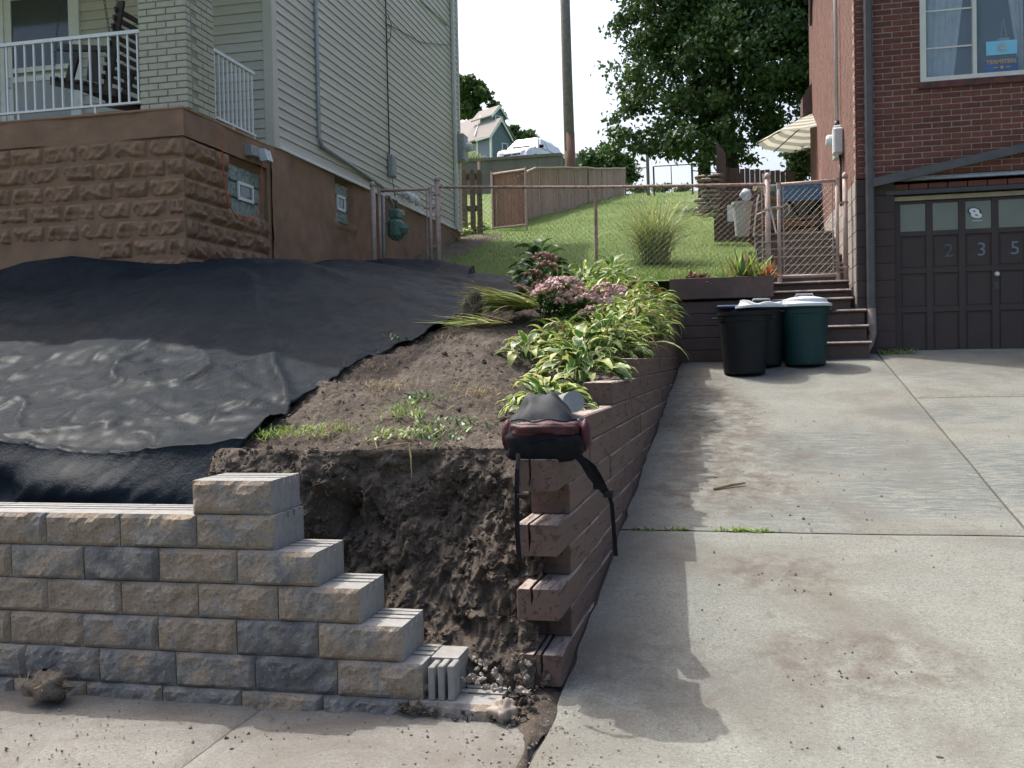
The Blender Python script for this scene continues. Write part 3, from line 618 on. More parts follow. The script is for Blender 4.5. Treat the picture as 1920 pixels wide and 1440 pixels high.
# siding boards (unit length, scaled)
def board_mesh():
    p = [(.0, 0), (.020, .0), (.022, .012), (.014, .05), (.015, .062), (.006, .112), (.0, .1145)]
    V = [(0, -d, z) for d, z in p] + [(1, -d, z) for d, z in p]; n = len(p)
    Fc = [(i, n+i, n+i+1, i+1) for i in range(n-1)] + [tuple(range(n-1, -1, -1)), tuple(range(n, 2*n))]
    return make_mesh('siding_board', V, Fc, MT['sidingM'])
BDM = board_mesh(); nb = int((SZ1-SZ0)/PITCHS)
for k in range(nb): inst('siding_board', BDM, lh, (SX, HY0+.10, SZ0+.03+k*PITCHS), (0, 0, R(90)), (HY1-HY0-.18, 1, 1))
DX0, DX1 = -8.86, -7.84       # storm door opening
for k in range(24):
    inst('siding_board', BDM, lh, (DX1+.06, HY0, PZ+.03+k*PITCHS), (0, 0, 0), (SX-.10-DX1-.06, 1, 1))
    inst('siding_board', BDM, lh, (-11.5, HY0, PZ+.03+k*PITCHS), (0, 0, 0), (DX0-.06+11.5, 1, 1))
b = MB(); b.box((SX-.10, HY0-.028, SZ0-.02), (SX+.028, HY0+.10, SZ1), bev=.006); b.build('corner_post', MT['sidingM'], lh)
b = MB(); b.box((SX-.08, HY1-.08, SZ0-.02), (SX+.028, HY1+.02, SZ1), bev=.006); b.build('corner_post', MT['sidingM'], lh)
b = MB(); b.box((SX-.002, HY0+.10, SZ0-.015), (SX+.035, HY1-.08, SZ0+.028), bev=.004); b.build('starter_strip', MT['whitepaint'], lh)
b = MB(); b.box((PX-.42, HY0-.035, PZ+.03), (SX-.05, HY0+.0, PZ+.06)).box((PX-.10, HY0-.034, PZ-.09), (PX-.07, HY0, PZ+.03)).box((PX-.07, HY0-.034, PZ-.09), (SX+.01, HY0, PZ-.06)); b.build('white_flashing', MT['whitepaint'], lh)
# roof: gable with ridge along the depth, porch roof on the brick pier
b = MB(); b.prism([(-13.0, HY0-.35, SZ1-.05), (SX+.12, HY0-.35, SZ1-.05), (SX+.12, HY0-.35, SZ1+.08), (-8.9, HY0-.35, SZ1+1.9), (-13.0, HY0-.35, SZ1+.10)], (0, HY1-HY0+.7, 0)); b.build('roof', MT['darkmetal'], lh)
b = MB(); b.box((-12.5, PY-.35, 6.72), (PX+.12, HY0-.02, 6.98)); b.prism([(-12.6, PY-.45, 6.98), (-12.6, HY0-.03, 6.98), (-12.6, HY0-.03, 7.6)], (12.6+PX+.2, 0, 0)); b.build('porch_roof', MT['trim'], lh)
# brick pier
pier = emp('porch_pier', (-5.55, 9.2, PZ), parent=lh); x0, x1, y0, y1 = PX-.50, PX+.03, PY+.05, PY+.60
b = MB(); b.box((x0+.012, y0+.012, PZ), (x1-.012, y1-.012, 6.72)); b.build('mortar_core', MT['creammortar'], pier)
def brick_box(name, sx, sy, sz, mat):
    m = MB(); m.box((0, 0, 0), (sx, sy, sz), bev=.004); return make_mesh(name, m.v, m.f, mat, m.m)
CB = brick_box('brick', .20, .09, .057, MT['creambrick']); nz_ = 0
for r in range(39):
    z = PZ+.032 + r*.0677
    if z > 6.62: break
    W_ = x1-x0; segs = ([(0, .2), (.21, .2), (.42, W_-.42)] if r % 2 else [(0, .095), (.105, .2), (.315, W_-.315)])
    for a, l in segs: inst('brick', CB, pier, (x0+a, y0+rng.uniform(-.002, .002), z), (0, 0, 0), (l/.2, 1, 1))
    D_ = y1-y0; segs = ([(.0, .095), (.105, .2), (.315, D_-.315)] if r % 2 else [(0, .2), (.21, .2), (.42, D_-.42)])
    for a, l in segs:
        if a == 0: continue
        inst('brick', CB, pier, (x1+rng.uniform(-.002, .002), y0+a, z), (0, 0, R(90)), (l/.2, 1, 1))
# railings
def railing(p0, p1, n, zb, zt, name='railing', feet=()):
    rl = emp(name, (p0[0], p0[1], PZ), parent=lh); p0 = Vector((p0[0], p0[1], 0)); p1 = Vector((p1[0], p1[1], 0)); d = (p1-p0)
    for z, h in ((zt, .035), (zb, .022)):
        m = MB(); s = d.normalized().cross(Vector((0, 0, 1)))*.02; a = p0+Vector((0, 0, z)); m.prism([a-s, a+s, a+s+Vector((0, 0, h)), a-s+Vector((0, 0, h))], d); m.build('rail', MT['whitepaint'], rl)
    for k in range(n):
        q = p0+d*((k+.5)/n); m = MB(); m.box((q.x-.009, q.y-.009, zb+.02), (q.x+.009, q.y+.009, zt+.002)); m.build('baluster', MT['whitepaint'], rl)
    for f in feet:
        q = p0+d*f; m = MB(); m.box((q.x-.012, q.y-.012, PZ+.02), (q.x+.012, q.y+.012, zb+.01)); m.build('rail_foot', MT['whitepaint'], rl)
railing((-8.3, PY+.12), (x0-.005, PY+.12), 23, PZ+.13, PZ+.84, feet=(.2, .42, .78)); railing((PX-.06, y1+.005), (PX-.06, HY0-.30), 11, PZ+.09, PZ+.80, feet=(.5, .98))
# storm door
dr = emp('storm_door', ((DX0+DX1)/2, HY0-.03, PZ), parent=lh); t = .10; zt = 6.25
m = MB(); m.box((DX0-.06, HY0-.05, PZ+.03), (DX0, HY0+.03, zt+.1)).box((DX1, HY0-.05, PZ+.03), (DX1+.06, HY0+.03, zt+.1)).box((DX0, HY0-.05, zt+.02), (DX1, HY0+.03, zt+.1)); m.build('door_casing', MT['whitepaint'], dr)
m = MB(); m.box((DX0, HY0-.03, PZ+.03), (DX0+t, HY0+.0, zt)).box((DX1-t, HY0-.03, PZ+.03), (DX1, HY0, zt)).box((DX0+t, HY0-.03, zt-t), (DX1-t, HY0, zt)).box((DX0+t, HY0-.029, 5.12), (DX1-t, HY0, 5.19)).box((DX0+t, HY0-.029, 5.24), (DX1-t, HY0, 5.30)); m.build('door_frame', MT['whitepaint'], dr)
m = MB(); m.box((DX0+t, HY0-.014, 5.30), (DX1-t, HY0-.008, zt-t)); m.build('pane', MT['glass'], dr)
m = MB(); m.box((DX0+t, HY0-.016, PZ+.03), (DX1-t, HY0-.006, 5.12)); m.build('lower_panel', M('door_panel', (.36, .37, .38), (.31, .32, .34), 3, .4), dr)
m = MB(); m.tube([(DX0+.05, HY0-.03, 5.18), (DX0+.05, HY0-.07, 5.18), (DX0+.05, HY0-.07, 5.06), (DX0+.05, HY0-.03, 5.06)], .012, 6); m.build('handle', MT['greymetal'], dr)
# pipes, boxes, vents on the side wall
def onside(px, py, dx=.04): p = at(px, py, X=SX); p.x = SX+dx; return p
def pipe(pts, r, name, mat, parent, n=8): m = MB(); m.tube(pts, r, n); return m.build(name, mat, parent, smooth=True)
c0 = onside(592, 262, .05); e0 = onside(712, 346, .05); pipe([(SX+.05, c0.y, SZ1-.1), (SX+.05, c0.y, c0.z+.05), (SX+.05, c0.y+.02, c0.z-.02), (SX+.05, c0.y+.10, c0.z-.07), (SX+.05, e0.y-.1, SZ0+.13), (SX+.05, e0.y, SZ0+.10)], .028, 'conduit', MT['greymetal'], lh)
q = onside(727, 300, .03); pipe([(SX+.03, q.y, SZ1-.1), (SX+.03, q.y, q.z)], .010, 'cable', MT['darkmetal'], lh)
m = MB(); m.box((SX+.02, q.y-.09, q.z-.28), (SX+.12, q.y+.09, q.z+.08), bev=.02); m.build('junction_box', MT['greymetal'], lh)
pipe([(SX+.06, q.y+.02, q.z-.27), (SX+.05, q.y+.15, q.z-.55), (SX+.05, q.y+.2, SZ0+.1)], .006, 'cable', MT['darkmetal'], lh)
ca = onside(723, 45, .03); cb = onside(838, 85, .03); pipe([ca, (ca+cb)/2+Vector((.0, 0, -.12)), cb], .006, 'cable', MT['darkmetal'], lh); pipe([onside(722, 25), onside(729, 45), onside(728, 70), onside(722, 80)], .006, 'cable', MT['darkmetal'], lh)
ca = onside(785, 0, .03); cb = onside(836, 48, .03); pipe([ca, cb], .012, 'cable', MT['greymetal'], lh)
m = MB(); m.box((SX+.02, HY1-.55, SZ0-.02), (SX+.09, HY1-.47, SZ1-.1), bev=.015); m.build('downspout', MT['trim'], lh)
q = onside(857, 278, .0); m = MB(); m.box((SX+.02, q.y-.2, q.z-.28), (SX+.2, q.y+.12, q.z+.25), bev=.02); mb_ = m.build('meter_box', MT['greymetal'], lh)
m = MB(); m.lathe((0, 0, 0), [(.0, 0), (.09, 0), (.09, .08), (.07, .12), (0, .13)], 14); g2 = m.build('meter_dial', MT['lid'], mb_, loc=(0, 0, 0)); g2.location = Vector((SX+.2, q.y-.03, q.z))-wl(mb_); g2.rotation_euler = (0, R(90), 0)
for dy in (0, .32):
    p = onside(752, 362, .0); pipe([(SX-.02, p.y+dy, 4.28), (SX+.10, p.y+dy, 4.28), (SX+.16, p.y+dy+.03, 4.24), (SX+.17, p.y+dy+.04, 4.13)], .045, 'vent_pipe', MT['whitepaint'], lh)
# floodlight and orange cord at the corner of the porch
p = at(478, 285, X=PX+.06); fl_ = emp('floodlight', p, 'small grey twin floodlight under the porch corner of the beige house', 'floodlight'); m = MB(); m.box((p.x-.06, p.y-.16, p.z-.07), (p.x+.05, p.y-.02, p.z+.05), bev=.01); m.build('bracket_box', MT['greymetal'], fl_)
for dy in (.03, .11): m = MB(); m.prism([(p.x-.02, p.y+dy, p.z+.06), (p.x+.10, p.y+dy, p.z+.04), (p.x+.14, p.y+dy, p.z-.09), (p.x+.06, p.y+dy, p.z-.10), (p.x+.0, p.y+dy, p.z+.0)], (0, .065, 0)); m.build('lamp_head', MT['lid'], fl_)
cpts = [at(x, y, X=PX+.10) for x, y in [(405, 232), (417, 280), (420, 340), (428, 385), (445, 408), (465, 415), (482, 400), (490, 360), (491, 290)]]
o = pipe(cpts, .006, 'extension_cord', M('orange_cord', (.45, .09, .02), (.4, .08, .02), 5, .5), None); tag(o, 'thin orange cord hanging in a loop in front of the glass block window', 'cord')
# gas meter
gy = at(735, 410, X=SX+.15); gm = emp('gas_meter', (SX+.15, gy.y, 3.0), 'green gas meter with grey pipes against the brown foundation', 'gas meter')
m = MB(); m.box((SX+.10, gy.y-.15, 3.40), (SX+.32, gy.y+.15, 3.74), bev=.07).box((SX+.13, gy.y-.11, 3.72), (SX+.29, gy.y+.11, 3.88), bev=.03).lathe((SX+.31, gy.y, 3.57), [(.001, -.10), (.08, -.08), (.11, 0), (.08, .08), (.001, .10)], 12); m.build('meter_case', M('green_enamel', (.06, .17, .14), (.045, .13, .11), 9, .5), gm)
pipe([(SX+.12, gy.y-.32, 2.95), (SX+.12, gy.y-.30, 4.05), (SX+.14, gy.y-.10, 4.08), (SX+.2, gy.y-.05, 3.9)], .03, 'riser_pipe', MT['greymetal'], gm)
pipe([(SX+.22, gy.y, 3.84), (SX+.22, gy.y+.02, 4.0), (SX+.1, gy.y+.02, 4.05)], .028, 'outlet_pipe', MT['darkmetal'], gm); m = MB(); m.lathe((SX+.24, gy.y+.16, 3.78), [(.02, 0), (.06, .02), (.06, .09), (.02, .11)], 12); m.build('regulator', MT['greymetal'], gm)
# porch swing (hangs from the porch ceiling, facing the street's left)
MW = M('dark_swing_wood', (.055, .042, .034), (.035, .028, .024), 10, .7, .4, 60)
sx, sy, szz = -6.55, 9.75, PZ+.42
sg = emp('porch_swing', (sx, sy, szz), 'dark slatted wooden porch swing hanging on chains behind the white railing', 'swing')
for k in range(7): m = MB(); xk = sx-.42+k*.085; m.box((xk, sy-.55, szz+.10-.018*k), (xk+.06, sy+.55, szz+.125-.018*k)); m.build('seat_slat', MW, sg)
for k in range(9): m = MB(); zk = szz+.06+k*.085; xk = sx+.17+k*.022; m.box((xk, sy-.55, zk), (xk+.022, sy+.55, zk+.05)); m.build('back_slat', MW, sg)
for dy in (-.50, .45):
    m = MB(); m.prism([(sx-.48, sy+dy, szz+.06), (sx+.30, sy+dy, szz-.12), (sx+.30, sy+dy, szz-.04), (sx-.48, sy+dy, szz+.15)], (0, .05, 0)); m.build('side_rail', MW, sg)
    m = MB(); m.prism([(sx-.40, sy+dy, szz+.42), (sx+.22, sy+dy, szz+.36), (sx+.22, sy+dy, szz+.41), (sx-.30, sy+dy, szz+.48)], (0, .06, 0)); m.prism([(sx-.30, sy+dy+.01, szz+.12), (sx-.22, sy+dy+.01, szz+.10), (sx-.10, sy+dy+.01, szz+.44), (sx-.20, sy+dy+.01, szz+.46)], (0, .035, 0)); m.prism([(sx-.05, sy+dy+.01, szz+.08), (sx+.10, sy+dy+.01, szz+.04), (sx+.08, sy+dy+.01, szz+.40), (sx+.0, sy+dy+.01, szz+.41)], (0, .035, 0)); m.build('armrest', MW, sg)
    m = MB(); m.prism([(sx+.15, sy+dy-.01, szz-.06), (sx+.23, sy+dy-.01, szz-.06), (sx+.43, sy+dy-.01, szz+.86), (sx+.36, sy+dy-.01, szz+.86)], (0, .04, 0)); m.build('back_post', MW, sg)
    for (xa, za), (xb, zb) in (((sx-.44, szz+.12), (sx-.16, 6.7)), ((sx+.26, szz+.45), (sx+.02, 6.7))):
        m = MB(); n = 46
        for k in range(n):
            t0, t1 = k/n, (k+1.25)/n; a = Vector((xa+(xb-xa)*t0, sy+dy, za+(zb-za)*t0)); e = Vector((xa+(xb-xa)*t1, sy+dy, za+(zb-za)*t1)); s = Vector((0, .012, 0)) if k % 2 else Vector((.012, 0, 0))
            m.tube([a, a+s+(e-a)*.25, a+s+(e-a)*.75, e, a-s+(e-a)*.75, a-s+(e-a)*.25, a], .0032, 4)
        m.build('chain', MT['darkmetal'], sg)

# ------------------------------------------------------------------ right house
RX, RY, RB, RZT = 1.50, 12.3, 18.7, 8.2     # left side plane, front plane, back plane, wall top
GZ = 1.49; DOX0, DOX1, DOZ = 1.93, 4.72, 3.33
rh = emp('brick_house', (4.5, 14, 1.4), 'red brick house over a brown painted garage basement with drain pipes', 'house')
b = MB(); b.box((RX+.02, RY+.005, 3.56), (2.235, RY+.7, RZT)).box((2.235, RY+.005, 3.56), (3.42, RY+.7, 4.64)).box((2.235, RY+.005, 6.3), (3.42, RY+.7, RZT)).box((3.42, RY+.005, 3.56), (9, RY+.7, RZT)).box((RX+.0005, RY+.7, 3.5), (9, RB, RZT)).box((RX+.0005, RY+.05, 3.505), (RX+.019, RY+.7, RZT)); b.build('mortar_core', MT['mortar'], rh)
b = MB(); b.box((RX+.015, RY+.015, 0), (DOX0, RY+.3, 3.35)); b.box((DOX1, RY+.015, 0), (9, RY+.3, 3.35)); b.box((RX+.015, RY+.3, 0), (RX+.25, RB, 3.51)).box((8.8, RY+.3, 0), (9, RB, 3.51)).box((RX+.25, RB-.2, 0), (8.8, RB, 3.5)); b.build('basement_core', MT['cmu'], rh)
b = MB(); b.box((RX+.25, RY+.9, GZ-.3), (8.8, RB-.2, GZ)); b.build('garage_floor', MT['plaincon'], rh)
CM = brick_box('concrete_block', .397, .1, .197, MT['cmu']); CS = brick_box('concrete_block', .397, .1, .197, MT['cmuside'])
for r in range(11):
    z = 1.35 + r*.2
    if z+.2 > 3.56: break
    for xa, xb in [(RX, DOX0-.002), (DOX1+.002, DOX1+.4), (DOX1+.403, DOX1+.8)]:
        inst('concrete_block', CM, rh, (xa, RY, z), (0, 0, 0), ((xb-xa-.003)/.397, 1, 1))
    y = RY + (.1 if r % 2 else .302)
    inst('concrete_block', CS, rh, (RX+.1, RY+.1, z), (0, 0, R(90)), (.2/.4, 1, 1)) if r % 2 == 0 else None
    while y < 15.2: inst('concrete_block', CS, rh, (RX+.1, y, z), (0, 0, R(90)), (1, 1, 1)); y += .4
b = MB(); b.box((RX+.003, 15.2, 1.3), (RX+.1, RB, 3.5)); b.build('side_basement', MT['cmuside'], rh)
# front bricks: those in view are single parts, the rest one part
BK = brick_box('brick', .203, .09, .057, MT['brick']); WX0, WX1, WZ0, WZ1 = 2.235, 3.42, 4.64, 6.3
rest = MB(); nvis = 0
for r in range(70):
    z = 3.56 + r*.0677
    if z > RZT-.06: break
    off = .1065 if r % 2 else 0
    k = 0; x = RX
    while x < 8.9:
        l = .203 if not (k == 0 and r % 2) else .0965
        xe = min(x+l, 8.95)
        if WZ0-.075 < z < WZ1:
            if x < WX0-.01 and xe > WX0-.01: xe = WX0-.012
            if x >= WX0-.02 and x < WX1+.01: x = x+l+.01; k += 1; continue
        if xe-x > .03:
            if x < 3.42 and z < 5.85: inst('brick', BK, rh, (x, RY+rng.uniform(-.0025, .0025), z), (0, 0, rng.uniform(-.004, .004)), ((xe-x)/.203, 1, 1)); nvis += 1
            else: rest.box((x, RY, z), (xe, RY+.09, z+.057))
        x += l+.0103; k += 1
for k in range(15):   # soldier-less lintel row over the garage
    inst('brick', BK, rh, (DOX0-.05+k*.2133, RY+.004, 3.40), (0, 0, 0), (1, 1, 1.15))
tag(rest.build('brick_field', MT['brick'], rh), kind='stuff')
sd = MB()
for r in range(70):
    z = 3.56 + r*.0677; y = RY+.1 if r % 2 else RY+.0
    if z > RZT-.06: break
    y = RY + (.1 if r % 2 else .205)
    while y < RB-.05: ye = min(y+.203, RB); dx = rng.uniform(-.0025, -.0005); sd.box((RX+dx, y, z), (RX+.05, ye, z+.057)); y += .2133
tag(sd.build('side_brickwork', MT['brickside'], rh), kind='stuff')
b = MB(); b.box((RX-.35, RY-.35, RZT), (9.3, RB+.3, RZT+.25)); b.prism([(RX-.4, RY-.4, RZT+.25), (9.4, RY-.4, RZT+.25), (5.4, RY-.4, RZT+2.6)], (0, RB-RY+.8, 0)); b.build('roof', MT['darkmetal'], rh)
b = MB(); b.box((DOX0-.1, RY-.01, 3.345), (DOX1+.1, RY+.09, 3.395)); b.build('lintel', MT['darkmetal'], rh)
b = MB(); b.prism([(DOX0-.02, RY-.04, 3.50), (DOX0-.02, RY+.02, 3.50), (DOX0-.02, RY+.02, 3.56), (DOX0-.02, RY-.03, 3.53)], (DOX1-DOX0+.1, 0, 0)); b.build('drip_flashing', MT['greymetal'], rh)
# garage door
gd = emp('garage_door', (3.3, RY+.14, GZ), parent=rh); gy = RY+.14
m = MB(); m.box((DOX0, RY+.06, DOZ-.05), (DOX1, RY+.10, DOZ)); m.build('top_trim', M('cream_trim', (.36, .31, .22), (.3, .25, .18), 9, .7), gd)
m = MB(); m.box((DOX0, gy-.03, GZ-.02), (DOX1, gy+.02, DOZ-.05)); m.build('door_leaf', MT['door'], gd)
rows = [(GZ+.02, GZ+.46), (GZ+.54, GZ+.92), (GZ+1.0, GZ+1.36), (GZ+1.44, GZ+1.74)]; CW = .358; nC = 7
ex = [DOX0+.04+CW*k for k in range(nC+1)]
for k in range(nC+1): m = MB(); m.box((ex[k]-.045, gy-.05, GZ-.005), (ex[k]+.035, gy-.029, DOZ-.055), bev=.006); m.build('stile', MT['door'], gd)
for z0, z1 in [(GZ-.006, GZ+.03)] + [(rows[i][1]+.01, rows[i+1][0]-.01) for i in range(3)] + [(rows[3][1]+.01, DOZ-.054)]:
    m = MB(); m.box((DOX0, gy-.046, z0), (DOX1, gy-.028, z1), bev=.005); m.build('rail', MT['door'], gd)
for k in range(nC):
    m = MB(); m.box((ex[k]+.03, gy-.040, rows[3][0]-.012), (ex[k+1]-.04, gy-.032, rows[3][1]+.012)); m.build('pane', MT['frost'], gd)
    for z0, z1 in rows[:3]: m = MB(); m.box((ex[k]+.05, gy-.036, z0+.01), (ex[k+1]-.06, gy-.029, z1-.01), bev=.004); m.build('panel', MT['door'], gd)
def text_mesh(s, size, ext=.002, shear=0.0, bold=0.0):
    cu = bpy.data.curves.new('t', 'FONT'); cu.body = s; cu.size = size; cu.extrude = ext; cu.align_x = 'CENTER'; cu.align_y = 'CENTER'; cu.shear = shear; cu.offset = bold; cu.resolution_u = 4
    ob = bpy.data.objects.new('t', cu); COL.objects.link(ob); dg = bpy.context.evaluated_depsgraph_get(); me = bpy.data.meshes.new_from_object(ob.evaluated_get(dg)); bpy.data.objects.remove(ob); return me
for s, k, c in (('2', 1, (.085, .10, .13)), ('3', 2, (.17, .21, .26)), ('5', 3, (.17, .21, .26))):
    me = text_mesh(s, .22); me.materials.clear(); me.materials.append(M('numeral_'+s, c, tuple(x*.7 for x in c), 30, .6)); inst('numeral', me, gd, ((ex[k]+ex[k+1])/2+.03, gy-.0385, GZ+1.18), (R(90), 0, 0))
p8 = ((ex[2]+ex[3])/2-.01, gy-.043, GZ+1.60)
me = text_mesh('8', .19, .001, -.35, .022); me.materials.clear(); me.materials.append(M('sticker_black', (.02, .02, .025), None, 5, .5)); inst('sticker_outline', me, gd, p8, (R(90), 0, 0), (1.15, .8, 1))
me = text_mesh('8', .19, .001, -.35, .008); me.materials.clear(); me.materials.append(M('sticker_white', (.75, .77, .8), None, 5, .5)); inst('sticker_number', me, gd, (p8[0], p8[1]-.003, p8[2]+.002), (R(90), 0, 0), (1.15, .8, 1))
m = MB(); m.box((p8[0]-.06, p8[1]-.001, p8[2]-.085), (p8[0]+.05, p8[1]+.001, p8[2]-.072)); m.build('sticker_script', M('sticker_grey', (.45, .45, .5), None, 5, .5), gd)
m = MB(); m.lathe((0, 0, 0), [(0, 0), (.028, 0), (.028, .02), (.018, .045), (0, .047)], 14); o = m.build('lock_knob', MT['lid'], gd, loc=(0, 0, 0)); o.location = Vector((ex[3]+.01, gy-.05, GZ+.89))-wl(gd); o.rotation_euler = (R(90), 0, 0)
m = MB(); m.box((ex[3]-.02, gy-.053, GZ+.72), (ex[3]+.03, gy-.049, GZ+.80)); m.build('lock_plate', MT['darkmetal'], gd)
# window with sheer curtains and stickers
wn = emp('window', ((WX0+WX1)/2, RY, WZ0), parent=rh); wy = RY+.05
m = MB(); m.box((WX0-.01, RY-.02, WZ0-.005), (WX0+.055, RY+.10, WZ1)).box((WX0+.055, RY-.02, WZ0-.005), (WX1, RY+.10, WZ0+.045)).box((WX1-.05, RY-.02, WZ0+.045), (WX1, RY+.10, WZ1)).box((WX0+.055, RY-.019, WZ1-.05), (WX1-.05, RY+.10, WZ1)); m.build('window_frame', MT['trim'], wn)
xm = WX0+.055+.53; m = MB(); m.box((xm-.02, RY+.0, WZ0+.045), (xm+.02, RY+.085, WZ1-.05)); m.build('mullion', MT['trim'], wn)
for z in (5.03, 5.46, 5.9): m = MB(); m.box((WX0+.055, wy-.012, z-.009), (xm-.02, wy-.004, z+.009)); m.build('glazing_bar', MT['trim'], wn)
gl, t, bb = newmat('window_glass'); bb.inputs['Base Color'].default_value = (.7, .85, .95, 1); bb.inputs['Roughness'].default_value = .03; bb.inputs['Transmission Weight'].default_value = .0; bb.inputs['Alpha'].default_value = .22; bb.inputs['Base Color'].default_value = (.35, .45, .55, 1)  # grey-blue base colour stands in for sky reflected in the panes
for xa, xb in ((WX0+.055, xm-.02), (xm+.02, WX1-.05)): m = MB(); m.box((xa, wy, WZ0+.045), (xb, wy+.004, WZ1-.05)); m.build('pane', gl, wn)
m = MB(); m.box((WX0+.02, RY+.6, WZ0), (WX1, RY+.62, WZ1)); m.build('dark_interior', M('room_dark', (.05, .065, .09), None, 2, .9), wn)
def curtain(xtop, xbot, nf, name):
    nr, nc = 12, 60; u = np.linspace(0, 1, nc); tt = np.linspace(0, 1, nr); T, U_ = np.meshgrid(tt, u, indexing='ij'); a0 = xtop[0]+(xbot[0]-xtop[0])*T; a1 = xtop[1]+(xbot[1]-xtop[1])*T
    Xc = a0+(a1-a0)*U_; Yc = RY+.13+.015*np.sin(U_*nf*6.28+.6*T)+.005*np.sin(U_*nf*15); Zc = WZ1-.05-(WZ1-WZ0-.12)*T; from_np(name, np.stack([Xc, Yc, Zc], -1).reshape(-1, 3), gridq(nr, nc), MT['curtain'], wn, smooth=True)
curtain((WX0+.05, xm-.02), (WX0+.05, xm-.20), 5, 'curtain'); curtain((WX1-.30, WX1-.05), (WX1-.10, WX1-.05), 3, 'curtain')
px0, pz0 = xm+.30, WZ0+.33
m = MB(); m.box((px0-.17, wy-.004, pz0-.075), (px0+.16, wy-.002, pz0+.085), bev=.0008); m.build('blue_placard', M('placard_blue', (.20, .52, .72), (.18, .48, .68), 5, .4), wn)
m = MB()
for q in range(3):
    r0 = .05-.014*q; m.tube([(px0+r0*1.1*math.cos(a), wy-.006, pz0+.005+r0*math.sin(a)) for a in np.linspace(0, 6.28, 19)], .0035, 4, cap=False)
m.build('emblem', M('emblem_silver', (.62, .62, .58), (.35, .33, .28), 60, .5), wn)
m = MB(); m.box((px0-.18, wy-.003, WZ0+.05), (px0+.17, wy-.002, WZ0+.215)); m.build('blue_decal', M('decal_blue', (.07, .13, .30), (.06, .11, .25), 8, .5), wn)
MG = M('decal_gold', (.50, .36, .12), (.42, .28, .1), 30, .5)
me = text_mesh('TEAMSTERS', .062, .0006, 0, .002); me.materials.clear(); me.materials.append(MG); inst('decal_lettering', me, wn, (px0-.01, wy-.005, WZ0+.175), (R(90), 0, 0))
m = MB(); m.lathe((0, 0, 0), [(0, 0), (.018, 0), (.018, .002), (0, .002)], 12); o = m.build('decal_badge', MG, wn, loc=(0, 0, 0)); o.location = Vector((px0-.005, wy-.004, WZ0+.11))-wl(wn); o.rotation_euler = (R(90), 0, 0)
for s_ in (-1, 1): m = MB(); m.box((px0-.005+s_*.04, wy-.0045, WZ0+.107), (px0-.005+s_*.09, wy-.0035, WZ0+.117)); m.build('decal_stripe', MG, wn)
m = MB(); m.tube([(px0+.03, RY+.10, 5.32), (px0+.0, RY+.10, 5.12), (px0+.06, RY+.10, 5.12), (px0+.03, RY+.10, 5.32)], .004, 4); m.box((px0-.03, RY+.09, 4.98), (px0+.09, RY+.11, 5.10)); m.build('hanging_ornament', M('ornament_glass', (.25, .33, .42), None, 4, .4), wn)
m = MB(); m.box((WX0-.03, RY-.025, WZ0-.085), (WX1+.05, RY+.09, WZ0-.008), bev=.006); m.build('window_sill', M('sill_brick', (.15, .055, .05), (.05, .03, .03), 9, .9, .5, 80), wn)
# drain pipes
DP = M('brown_grey_downspout', (.085, .082, .088), (.065, .062, .068), 7, .6)
b = MB(); b.box((1.60, RY-.085, 2.0), (1.695, RY-.012, RZT), bev=.018); b.build('downspout', DP, rh)
DM = M('clay_elbow', (.24, .19, .17), (.15, .12, .11), 16, .8)
b = MB(); b.tube([(1.65, RY-.05, 2.02), (1.65, RY-.05, 1.80), (1.655, RY-.06, 1.72), (1.62, RY-.10, 1.60), (1.57, RY-.16, 1.52), (1.55, RY-.18, 1.42)], [.05, .055, .05, .045, .045, .045], 10); b.build('drain_elbow', DM, rh, smooth=True)
pa = at(1636, 343, Y=RY-.08); pb = at(1960, 268, Y=RY-.08); b = MB(); d = (pb-pa)
b.prism([pa+Vector((0, -.03, -.05)), pa+Vector((0, .03, -.05)), pa+Vector((0, .03, .05)), pa+Vector((0, -.03, .05))], d*2.2); b.build('sloping_drainpipe', DP, rh)
# electric meter on the side wall with a riser conduit
q = at(1577, 265, X=RX); em = emp('electric_meter', (RX-.02, q.y, q.z-.3), 'pale electric meter boxes with conduit on the side of the brick house', 'electric meter')
m = MB(); m.box((RX-.10, q.y-.10, q.z-.24), (RX-.004, q.y+.10, q.z+.20), bev=.012); m.build('meter_cabinet', MT['lid'], em)
m = MB(); m.lathe((0, 0, 0), [(0, 0), (.08, 0), (.08, .06), (.06, .09), (0, .095)], 14); o = m.build('meter_dial', MT['lid'], em, loc=(0, 0, 0)); o.location = Vector((RX-.10, q.y+.02, q.z+.02))-wl(em); o.rotation_euler = (0, R(-90), 0)
m = MB(); m.box((RX-.13, q.y-.34, q.z-.22), (RX-.004, q.y-.14, q.z+.12), bev=.02); m.build('switch_box', MT['lid'], em)
pipe([(RX-.05, q.y, q.z+.19), (RX-.05, q.y, RZT-.1)], .022, 'conduit', MT['lid'], em); pipe([(RX-.05, q.y, q.z+.19), (RX-.05, q.y, q.z+.27)], .034, 'conduit_collar', MT['darkmetal'], em); pipe([(RX-.04, q.y-.2, q.z-.22), (RX-.04, q.y-.25, q.z-.5), (RX-.04, q.y-.3, q.z-.9)], .018, 'cable', MT['darkmetal'], em)
q = at(1520, 190, X=RX); m = MB(); m.prism([(RX, q.y-.3, q.z-.28), (RX-.16, q.y-.3, q.z-.28), (RX-.16, q.y-.3, q.z+.02), (RX, q.y-.3, q.z+.26)], (0, .6, 0)); m.build('vent_hood', MT['stain'], rh)
q = at(1525, 0, X=RX); m = MB(); m.tube([(RX-.03, q.y+.25, q.z-.35), (RX-.03, q.y-.3, q.z+.8)], .025, 6); m.build('wall_bracket', MT['darkmetal'], rh)
